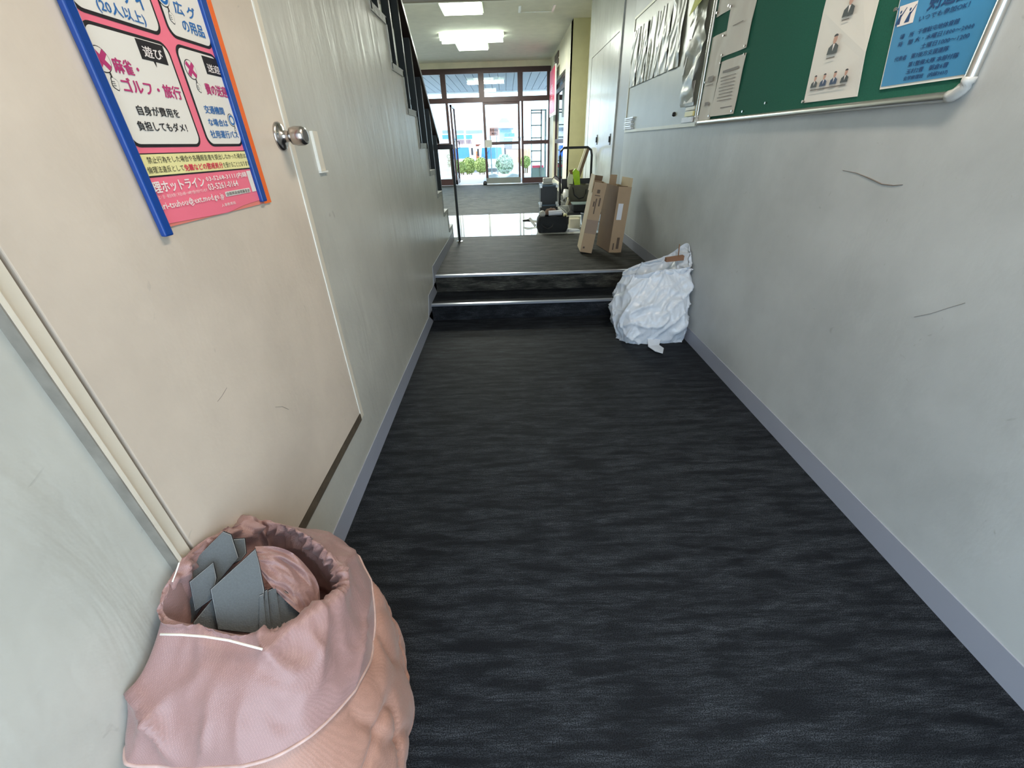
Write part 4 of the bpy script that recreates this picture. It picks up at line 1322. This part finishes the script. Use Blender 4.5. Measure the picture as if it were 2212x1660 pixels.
t, add = carton('cardboard_box', 'tall pale carton leaning right with printed marks, on the landing', (.785, 4.62, ZU + .025), .128, .30, .70, math.radians(9), math.radians(-3))
add('tape_band', M['tape'], .001, .127, -.001, 0, .20, .34)
for k, (x0, x1, a, b) in enumerate(((.045, .075, .60, .635), (.030, .085, .575, .583), (.03, .045, .47, .52), (.05, .062, .40, .55), (.085, .10, .48, .56), (.02, .04, .04, .06))):
    add('printed_mark', M['card_print'], x0, x1, -.0012, 0, a, b)
add('flap', M['card_l'], -.012, -.004, .02, .28, .60, .76)
add('flap', M['card_d'], .01, .12, .30, .304, .68, .75)
t, add = carton('cardboard_box', 'tall brown carton with white label, nearer the wall on the landing', (1.105, 4.62, ZU + .006), .140, .42, .66, math.radians(4), math.radians(8), side='card_d')  # side facing the other carton is coloured as shaded
add('shipping_label', M['label'], .025, .078, -.0012, 0, .34, .50)
add('printed_mark', M['card_print'], .03, .045, -.0012, 0, .03, .10)
add('printed_mark', M['card_print'], .07, .10, -.0012, 0, .04, .16)
add('flap', M['card_d'], .004, .136, .10, .104, .56, .66)
add('flap', M['card'], .05, .13, .42, .424, .62, .75)
add('flap', M['card_l'], .141, .146, .02, .30, .60, .74)

# ================================================================== HAND CART AND GEAR
ct = thing('platform_cart', 'black folding platform cart with tall hoop handle', 'cart', (1.1, 7.2, ZU))
yh = 7.3
hp = [(.86, yh, .48), (.845, yh, 1.20), (.855, yh, 1.27), (.90, yh, 1.31), (1.27, yh, 1.31), (1.325, yh, 1.27), (1.34, yh, 1.20), (1.355, yh, .48)]
MB().tube(hp, .018, 10).build('handle', M['tube_black'], ct, smooth=True)
MB().box(.88, 1.33, yh - .02, yh + .01, .66, .88).build('back_plate', M['black'], ct, bevel=.006)
MB().box(.84, 1.375, 6.45, 7.32, .455, .49).build('deck', M['black'], ct, bevel=.006)
for x in (.90, 1.30):
    for y in (6.55, 7.2):
        wh = MB().lathe((x - .015, y, ZU + .055), [(.054, 0), (.054, .03)], 'x', 18).build('wheel', M['tyre'], ct)
        MB().box(x - .02, x + .02, y - .02, y + .02, ZU + .10, .456).build('caster', M['alu'], wh)


def crate(name, label, x0, x1, y0, y1, z0, z1, top='case_top', corners=True):
    t = thing(name, label, 'case', ((x0 + x1) / 2, (y0 + y1) / 2, z0), 'black equipment cases')
    MB().box(x0 + .008, x1 - .008, y0 + .008, y1 - .008, z0, z1 - .02).build('body', M['case'], t, bevel=.004)
    MB().box(x0, x1, y0, y1, z1 - .022, z1).build('lid', M[top], t, bevel=.004)
    if corners:
        for x in (x0 + .012, x1 - .012):
            for z in (z0 + .02, z1 - .02):
                MB().box(x - .02, x + .02, y0 - .004, y0 + .03, z - .02, z + .02).build('corner', M['corner'], t, bevel=.004)
    return t


crate('equipment_case', 'lower flat black case beside the cart', .50, .79, 6.88, 7.2, ZU, .56)
crate('equipment_case', 'upper black case with silver corners and a device on top', .505, .775, 6.86, 7.15, .561, .835)
dv = thing('small_device', 'pale grey appliance with a looped cable on the upper black case', 'device', (.62, 6.98, .835))
MB().box(.545, .70, 6.90, 7.05, .837, .865).box(.555, .69, 6.91, 7.03, .865, .925).build('body', M['dev'], dv, bevel=.01)
MB().tube([(.69, 6.95, .90), (.73, 6.93, .95), (.78, 6.92, .93), (.82, 6.92, .85), (.83, 6.92, .72), (.81, 6.92, .60)], .006, 6).build('cable', M['black'], dv, smooth=True)

# tool bag
tb = thing('tool_bag', 'black canvas tool bag on the floor at the front of the heap', 'bag', (.61, 6.0, ZU))
rg = []
for z, s in ((ZU, .95), (ZU + .05, 1.03), (ZU + .12, 1.02), (ZU + .19, .94), (ZU + .205, .86), (ZU + .15, .80)):
    rg.append([Vector((.61 + .205 * s * max(-1, min(1, 1.25 * math.cos(a * math.pi / 8))), 6.02 + .12 * s * max(-1, min(1, 1.25 * math.sin(a * math.pi / 8))), z)) for a in range(16)])
MB().grid(loft(rg, 3, 4, lambda p, u, t_: .012 * noise.noise(p * 14)), True, True, True).build('bag_body', M['cloth_black'], tb, smooth=True)
MB().tube([(.46, 5.915, .44), (.48, 5.89, .40), (.54, 5.885, .37), (.60, 5.89, .40), (.62, 5.91, .45)], .008, 6).build('strap', M['black'], tb)
tag(MB().tube([(.56, 6.0, .555), (.74, 6.0, .560)], .033, 14).build('spray_can', M['label']), 'white cylinder lying on top of the tool bag', 'can')
bl_ = MB().lathe((.475, 6.02, .545), [(.01, -.045), (.035, -.03), (.045, 0), (.038, .03), (.012, .045)], seg=18)
tag(bl_.build('tape_roll', M['dev'], smooth=True), 'rounded grey roll at the left of the tool bag mouth', 'roll')
tag(MB().lathe((.785, 5.98, .52), [(.025, 0), (.028, .012), (.028, .02)], 'y', 16).build('green_cap', M['cream_band']), 'small pale green round cap at the right of the tool bag', 'cap')
rg = [[Vector((.60 + .09 * s * math.cos(a * math.pi / 6), 6.08 + .05 * s * math.sin(a * math.pi / 6), z)) for a in range(12)] for z, s in ((.53, 1), (.57, .95), (.60, .6), (.61, .1))]
tag(MB().grid(loft(rg, 2, 3, lambda p, u, t_: .015 * noise.noise(p * 25)), True, True, True).build('rag', M['rag'], smooth=True), 'brown rag stuffed in the tool bag behind the white cylinder', 'rag')
# tools at the left
p0, p1 = at(1144, 472, 'y', 6.1), at(1156, 488, 'y', 6.0)
tag(MB().tube([p0, p1], .018, 10).build('white_pipe', M['film_white']), 'short white pipe leaning on the left side of the tool bag', 'pipe')
kn = thing('hand_saw', 'dark-handled tool lying on the shiny white floor', 'tool', at(1140, 478, 'z', ZU + .03))
k0, k1 = at(1130, 477, 'z', ZU + .05), at(1150, 478, 'z', ZU + .05)
MB().tube([k0, (k0 + k1) / 2 + Vector((0, 0, .01)), k1], [.016, .02, .014], 8).build('grip', M['black'], kn)
MB().prism([k1 + Vector((0, 0, -.015)), k1 + Vector((.10, .02, -.035)), k1 + Vector((.10, .02, .0)), k1 + Vector((0, 0, .015))], (0, .003, 0)).build('blade', M['alu'], kn)
pb = at(1160, 468, 'z', ZU)
tag(MB().box(.43, .53, 6.35, 6.45, ZU, ZU + .10).build('paper_box', M['dev'], bevel=.003), 'small pale open carton behind the tool bag', 'box')
# clamp / caulking gun tangle
cg = thing('caulking_gun', 'silver metal skeleton gun heaped left of the black bag', 'tool', (.83, 6.45, .6))
g0, g1 = at(1206, 448, 'y', 6.4), at(1222, 464, 'y', 6.3)
MB().tube([g0, g1], .014, 8).build('barrel', M['film_white'], cg)
MB().tube([g1, g1 + Vector((.05, 0, .06)), g1 + Vector((.03, 0, .12)), g0 + Vector((.07, 0, .02)), g0], .006, 6).build('frame', M['alu'], cg)
MB().tube([g0 + Vector((.04, 0, .0)), g0 + Vector((.11, 0, -.05)), g0 + Vector((.13, 0, -.10))], .007, 6).build('trigger', M['alu'], cg)
# white cloth roll
r0, r1 = at(1216, 436, 'y', 6.75), at(1223, 410, 'y', 6.8)
tag(MB().tube([r0, r0.lerp(r1, .5) + Vector((.01, 0, 0)), r1], [.045, .05, .038], 14).build('white_bundle', M['film_white'], smooth=True), 'white rolled bundle leaning against the cart handle', 'bundle')
# grey tote bag
tt = thing('grey_tote', 'grey canvas tote bag with black strap standing on the cart', 'bag', (1.09, 6.85, .62))
rg = []
for z, s in ((.60, .9), (.66, 1.0), (.76, 1.02), (.83, .96), (.80, .86)):
    rg.append([Vector((1.10 + .155 * s * max(-1, min(1, 1.2 * math.cos(a * math.pi / 8))), 6.88 + .12 * s * math.sin(a * math.pi / 8), z)) for a in range(16)])
MB().grid(loft(rg, 3, 4, lambda p, u, t_: .015 * noise.noise(p * 12)), True, True, True).build('bag_body', M['cloth_grey'], tt, smooth=True)
MB().tube([(.99, 6.80, .80), (1.01, 6.745, .70), (1.08, 6.735, .645), (1.15, 6.74, .66), (1.19, 6.76, .72), (1.19, 6.80, .82)], .010, 6).build('strap', M['black'], tt)
# lime film
lf_ = thing('lime_package', 'bright lime-yellow plastic pack sticking up out of the grey bag', 'package', (1.11, 6.88, .8))
pp = [at(u, v, 'y', 6.85) for u, v in ((1237, 371), (1243, 364), (1252, 371), (1254, 410), (1243, 410))]
MB().prism(pp, (0, .035, 0)).build('film', M['greenfilm'], lf_, bevel=.006)
pp = [at(u, v, 'y', 6.9) for u, v in ((1230, 368), (1239, 366), (1240, 378), (1232, 376))]
tag(MB().prism(pp, (0, .03, 0)).build('brown_pack', M['brown'], bevel=.004), 'brown paper tip beside the lime pack', 'package')
pp = [at(u, v, 'y', 7.0) for u, v in ((1226, 385), (1232, 368), (1238, 378), (1238, 405), (1226, 405))]
tag(MB().prism(pp, (0, .04, 0)).build('cream_pouch', M['ivory'], bevel=.008), 'cream pouch behind the lime pack', 'package')
# black case on deck + silver edge
cs = thing('black_holdall', 'black holdall with pale top edge on the front of the cart', 'bag', (1.1, 6.55, .49))
MB().box(.965, 1.27, 6.46, 6.70, .492, .60).build('body', M['cloth_black'], cs, bevel=.02)
MB().box(.955, 1.275, 6.455, 6.705, .592, .608).build('top_edge', M['bin'], cs, bevel=.004)
# beige box under
tag(MB().box(.88, 1.02, 6.15, 6.30, ZU, .445).build('beige_box', M['wood_w'], bevel=.003), 'small beige box on the floor before the cart', 'box')
tag(MB().box(.84, .99, 5.96, 6.12, ZU, ZU + .012).build('paper_stack', M['label']), 'flat white papers on the carpet right of the tool bag', 'paper')
# bucket
bk = thing('bucket', 'slate blue bucket half hidden behind the leaning carton', 'bucket', (1.13, 6.15, ZU))
MB().lathe((1.13, 6.15, ZU), [(.075, 0), (.10, .20), (.095, .20), (.07, .01)], seg=26, cap=True).build('body', M['bucket'], bk, smooth=True)
MB().lathe((1.13, 6.15, ZU + .195), [(.104, 0), (.108, .006), (.104, .012), (.098, .012)], seg=26, cap=False).build('rim', M['case_top'], bk, smooth=True)
# leaning board
lbd = thing('leaning_board', 'long cream-edged board leaning behind the cart handle', 'board', (1.1, 7.6, ZU))
top, bot = at(1264, 319, 'y', 7.75), at(1245, 375, 'y', 7.6)
dirv = (top - bot).normalized()
bot2 = bot - dirv * ((bot.z - ZU - .01) / dirv.z)
MB().prism([bot2, top, top + Vector((.035, 0, 0)), bot2 + Vector((.035, 0, 0))], (0, .02, 0)).build('edge', M['wood_w'], lbd)
MB().prism([bot2 + Vector((.036, 0, 0)), top + Vector((.036, 0, 0)), top + Vector((.085, 0, 0)), bot2 + Vector((.085, 0, 0))], (0, .02, 0)).build('face', M['wood_d'], lbd)

# ================================================================== OUTSIDE


def shrub(label, u, v, rpx, Y, mm='leaf'):
    c = at(u, v, 'y', Y)
    r = rpx * (Y * .86 + .6) / FPX
    t = thing('clipped_shrub', label, 'shrub', (c.x, Y, 0), 'clipped round shrubs outside')
    mb = MB()
    for i in range(1500):
        d = Vector((random.gauss(0, 1), random.gauss(0, 1), random.gauss(0, 1))).normalized()
        p = c + d * r * random.uniform(.80, 1.06)
        a = Vector((random.gauss(0, 1), random.gauss(0, 1), random.gauss(0, 1))).normalized() * r * .13
        b = d.cross(a).normalized() * r * .10
        k = len(mb.v)
        mb.v += [tuple(p - a), tuple(p + b), tuple(p + a), tuple(p - b)]
        mb.f.append((k, k + 1, k + 2, k + 3))
    fo = mb.build('foliage', M[mm], t, fix=False)
    fo['kind'] = 'stuff'
    ms = MB()
    for i in range(8):
        a = i * .8
        ms.tube([(c.x + .06 * math.cos(a), Y + .06 * math.sin(a), .0), (c.x + r * .55 * math.cos(a), Y + r * .5 * math.sin(a), c.z - r * .3)], .014, 5)
    ms.build('stems', M['stem'], t)
    mc = MB().lathe((c.x, Y, c.z), [(r * .74 * math.sin(math.pi * i / 10) + .001, -r * .74 * math.cos(math.pi * i / 10)) for i in range(11)], seg=16)
    mc.build('inner_foliage', M[mm], t, smooth=True)


shrub('front left clipped shrub, small and yellow-green', 996, 362, 11, 19.6)
shrub('clipped shrub just right of the small front one', 1013, 358, 15, 20.8)
shrub('clipped shrub half hidden by the door stile', 1040, 357, 14, 20.3)
shrub('pale round shrub seen through the closed door leaf', 1090, 355, 18, 20.3, 'leaf2')
shrub('pair of clipped shrubs seen at the right fixed pane', 1135, 350, 11, 20.3)


def truck(label, u, Y):
    c = at(u, 330, 'y', Y)
    x = c.x
    t = thing('truck', label, 'truck', (x, Y, 0), 'white trucks parked outside')
    k = (Y * .86 + .6) / FPX
    w_ = 27 * k
    z0, z1 = .35, at(u, 313, 'y', Y).z
    zs0, zs1 = at(u, 343, 'y', Y).z, at(u, 319, 'y', Y).z
    MB().prism([Vector((x - w_, Y, z0)), Vector((x - w_, Y, zs0)), Vector((x - w_, Y + .35, z1)), Vector((x - w_, Y + 1.6, z1)), Vector((x - w_, Y + 1.6, z0))], (2 * w_, 0, 0)).build('cab', M['truck'], t, bevel=.06)
    MB().prism([Vector((x - w_ * .84, Y - .03, zs0)), Vector((x + w_ * .84, Y - .03, zs0)), Vector((x + w_ * .78, Y + .27, zs1)), Vector((x - w_ * .78, Y + .27, zs1))], (0, -.02, 0)).build('windscreen', M['screen'], t)
    MB().tube([(x - w_ * .6, Y - .06, zs0 + .03), (x - w_ * .2, Y + .05, zs0 + .4)], .015, 5).build('wiper', M['tyre'], t)
    for s in (-1, 1):
        MB().lathe((x + s * w_ * .85 - .1, Y + .5, .32), [(.32, 0), (.32, .2)], 'x', 18).build('wheel', M['tyre'], t)
        MB().box(x + s * w_ * 1.06 - .05, x + s * w_ * 1.06 + .05, Y - .05, Y + .05, zs0 + .15, zs0 + .5).build('side_mirror', M['tyre'], t)
        MB().box(x + s * w_ * .7 - .12, x + s * w_ * .7 + .12, Y - .04, Y, .52, .7).build('headlamp', M['win_g'], t)
    MB().box(x - w_ * .3, x + w_ * .3, Y - .03, Y, .40, .54).build('number_plate', M['film_white'], t)
    MB().box(x - w_ * .95, x + w_ * .95, Y + 1.62, Y + 4.5, .35, 1.4).build('cargo_bed', M['truck'], t)


truck('white truck with blue windscreen on the left', 991, 26.0)
truck('white truck with blue windscreen behind the door stile', 1062, 26.0)


def pxbox(mb, u0, v0, u1, v1, Y, d=.2):
    a, b = at(u0, v0, 'y', Y), at(u1, v1, 'y', Y)
    mb.box(min(a.x, b.x), max(a.x, b.x), Y, Y + d, min(a.z, b.z), max(a.z, b.z))
    return mb


ob = thing('white_building', 'white building with blue windows beyond the trucks on the left', 'building', at(1000, 330, 'y', 44))
pxbox(MB(), 800, 255, 1052, 372, 44, 6).build('wall', M['bldg'], ob)
for u0, u1 in ((955, 973), (984, 1002), (1006, 1042)):
    pxbox(MB(), u0, 282, u1, 288, 43.9, .15).build('window_band', M['win_g'], ob)
for u0, u1 in ((955, 973), (985, 1002), (1006, 1020)):
    pxbox(MB(), u0, 292, u1, 300, 43.9, .15).build('window', M['win_b'], ob)
for u in list(range(986, 1002, 3)) + list(range(1007, 1017, 3)):
    pxbox(MB(), u, 302, u + 1.8, 311, 43.85, .1).build('railing_slat', M['redslat'], ob)
cpt = thing('carport_roof', 'rusty corrugated carport roof above the trucks', 'carport', at(1015, 314, 'y', 33))
mb = pxbox(MB(), 985, 314, 1052, 316, 32.5, 4)
for i in range(16):
    a = at(987 + i * 4.2, 313, 'y', 32.5)
    mb.tube([(a.x, 32.4, a.z), (a.x, 36.5, a.z)], .05, 6)
mb.build('sheeting', M['rust'], cpt)
pxbox(MB(), 1019, 316, 1021, 368, 32.6, .1).build('post', M['rust'], cpt)
oc = thing('orange_container', 'orange panelled container between the two trucks', 'container', at(1028, 345, 'y', 30))
pxbox(MB(), 1017, 328, 1040, 362, 31, 2).build('body', M['orange_c'], oc)
for v in (333, 338, 343, 348):
    pxbox(MB(), 1017, v, 1040, v + .8, 30.96, .04).build('rib', M['signb'], oc)
hb_ = thing('blue_building', 'pale blue building with grey hipped roof in the distance', 'building', at(1090, 330, 'y', 50))
pxbox(MB(), 1078, 277, 1108, 368, 50, 5).build('wall', M['bldg_b'], hb_)
a, b, c_ = at(1068, 277, 'y', 49.5), at(1110, 277, 'y', 49.5), at(1089, 262, 'y', 49.5)
mb = MB()
mb.v = [tuple(a), tuple(b), (b.x, 56, b.z), (a.x, 56, a.z), (c_.x - .3, 52.5, c_.z + .4), (c_.x + .3, 52.5, c_.z + .4)]
mb.f = [(0, 1, 5, 4), (1, 2, 5), (2, 3, 4, 5), (3, 0, 4), (0, 3, 2, 1)]
mb.build('roof', M['roof'], hb_)
for u0, u1, v0, v1 in ((1081, 1103, 280, 285), (1090, 1099, 289, 297), (1101, 1112, 288, 297)):
    pxbox(MB(), u0, v0, u1, v1, 49.8, .15).build('window', M['win_b'], hb_)
fe = thing('blue_railing', 'pale blue railing fence before the far buildings', 'fence', at(1105, 300, 'y', 46))
pxbox(MB(), 1088, 296, 1140, 298, 46, .1).build('top_rail', M['bldg_b'], fe)
for u in (1090, 1114, 1139):
    pxbox(MB(), u, 297, u + 1, 346, 46.1, .1).build('post', M['bldg_b'], fe)
for i in range(18):
    pxbox(MB(), 1089 + i * 2.9, 298, 1090 + i * 2.9, 304, 46, .08).build('bar', M['win_b'], fe)
tw = thing('tan_wall', 'tan wall beyond the shrubs with reddish slats above it', 'wall', at(1105, 345, 'y', 38))
pxbox(MB(), 1078, 323, 1146, 370, 38, .4).build('wall', M['brick'], tw)
for i in range(11):
    pxbox(MB(), 1090 + i * 3, 313, 1092 + i * 3, 323, 38, .1).build('slat', M['redslat'], tw)
sg = thing('brown_sign', 'brown two-line sign board seen over the closed glass door', 'sign', at(1067, 290, 'y', 22))
pxbox(MB(), 1057, 276, 1077, 293, 22, .05).build('board', M['signb'], sg)
a, b = at(1059, 284, 'y', 21.98), at(1075, 278, 'y', 21.98)
text('安全運転', (a.x, b.x, a.z, b.z), 21.985, 0, M['redslat'], sg, .02)
a, b = at(1062, 291, 'y', 21.98), at(1072, 286, 'y', 21.98)
text('実施', (a.x, b.x, a.z, b.z), 21.985, 0, M['redslat'], sg, .02)
pxbox(MB(), 1060, 293, 1062, 386, 22.02, .05).build('post', M['rackm'], sg)
pxbox(MB(), 1073, 293, 1075, 386, 22.02, .05).build('post', M['rackm'], sg)
cs_ = thing('cream_sign', 'cream upright signboard outside at the left pane', 'sign', at(966, 350, 'y', 20))
pxbox(MB(), 950, 318, 978, 396, 20, .06).build('board', M['ivory'], cs_)
a, b = at(967, 362, 'y', 19.9), at(972, 334, 'y', 19.9)
text('〇\n大\n学', (a.x, b.x, a.z, b.z), 19.98, 0, M['brown'], cs_, .01)
# rack outside right
rk = thing('storage_rack', 'grey-green steel rack with rungs standing outside the right pane', 'rack', at(1163, 383, 'y', 15.3))
k = 15.3
for u0, u1 in ((1147, 1149), (1168, 1170), (1177, 1179)):
    pxbox(MB(), u0, 236, u1, 384, k if u0 < 1175 else k + .4, .04).build('upright', M['rackm'], rk)
for v in (237, 243, 270, 297, 325, 348):
    pxbox(MB(), 1147, v, 1170, v + 2, k, .04).build('rung', M['rackm'], rk)
pxbox(MB(), 1147, 237, 1178, 239, k + .4, .04).build('rung', M['rackm'], rk)
gbn = thing('grey_bin', 'grey bin with a pink tray on it under the rack', 'bin', at(1163, 384, 'y', 15.2))
mb = pxbox(MB(), 1149, 363, 1177, 384, 15.36, .3)
mb.build('body', M['bin'], gbn, bevel=.02)
pxbox(MB(), 1150, 358, 1174, 363, 15.38, .25).build('tray', M['pinkb'], gbn, bevel=.01)
# white bags outside
for i, (u, lb_) in enumerate(((1066, 'left white bag slumped outside the closed glass door'), (1108, 'right white bag slumped outside the closed glass door'))):
    c = at(u, 386, 'z', .29)
    rg = [[Vector((c.x + .28 * s * math.cos(a * math.pi / 6), 15.4 + .25 * s * math.sin(a * math.pi / 6), z)) for a in range(12)] for z, s in ((.29, 1), (.37, 1.05), (.45, .8), (.50, .35), (.51, .05))]
    tag(MB().grid(loft(rg, 3, 4, lambda p, u_, t_: .05 * noise.noise(p * 7)), True, True, True).build('white_bag', M['poly'], smooth=True), lb_, 'bag', 'white bags outside')
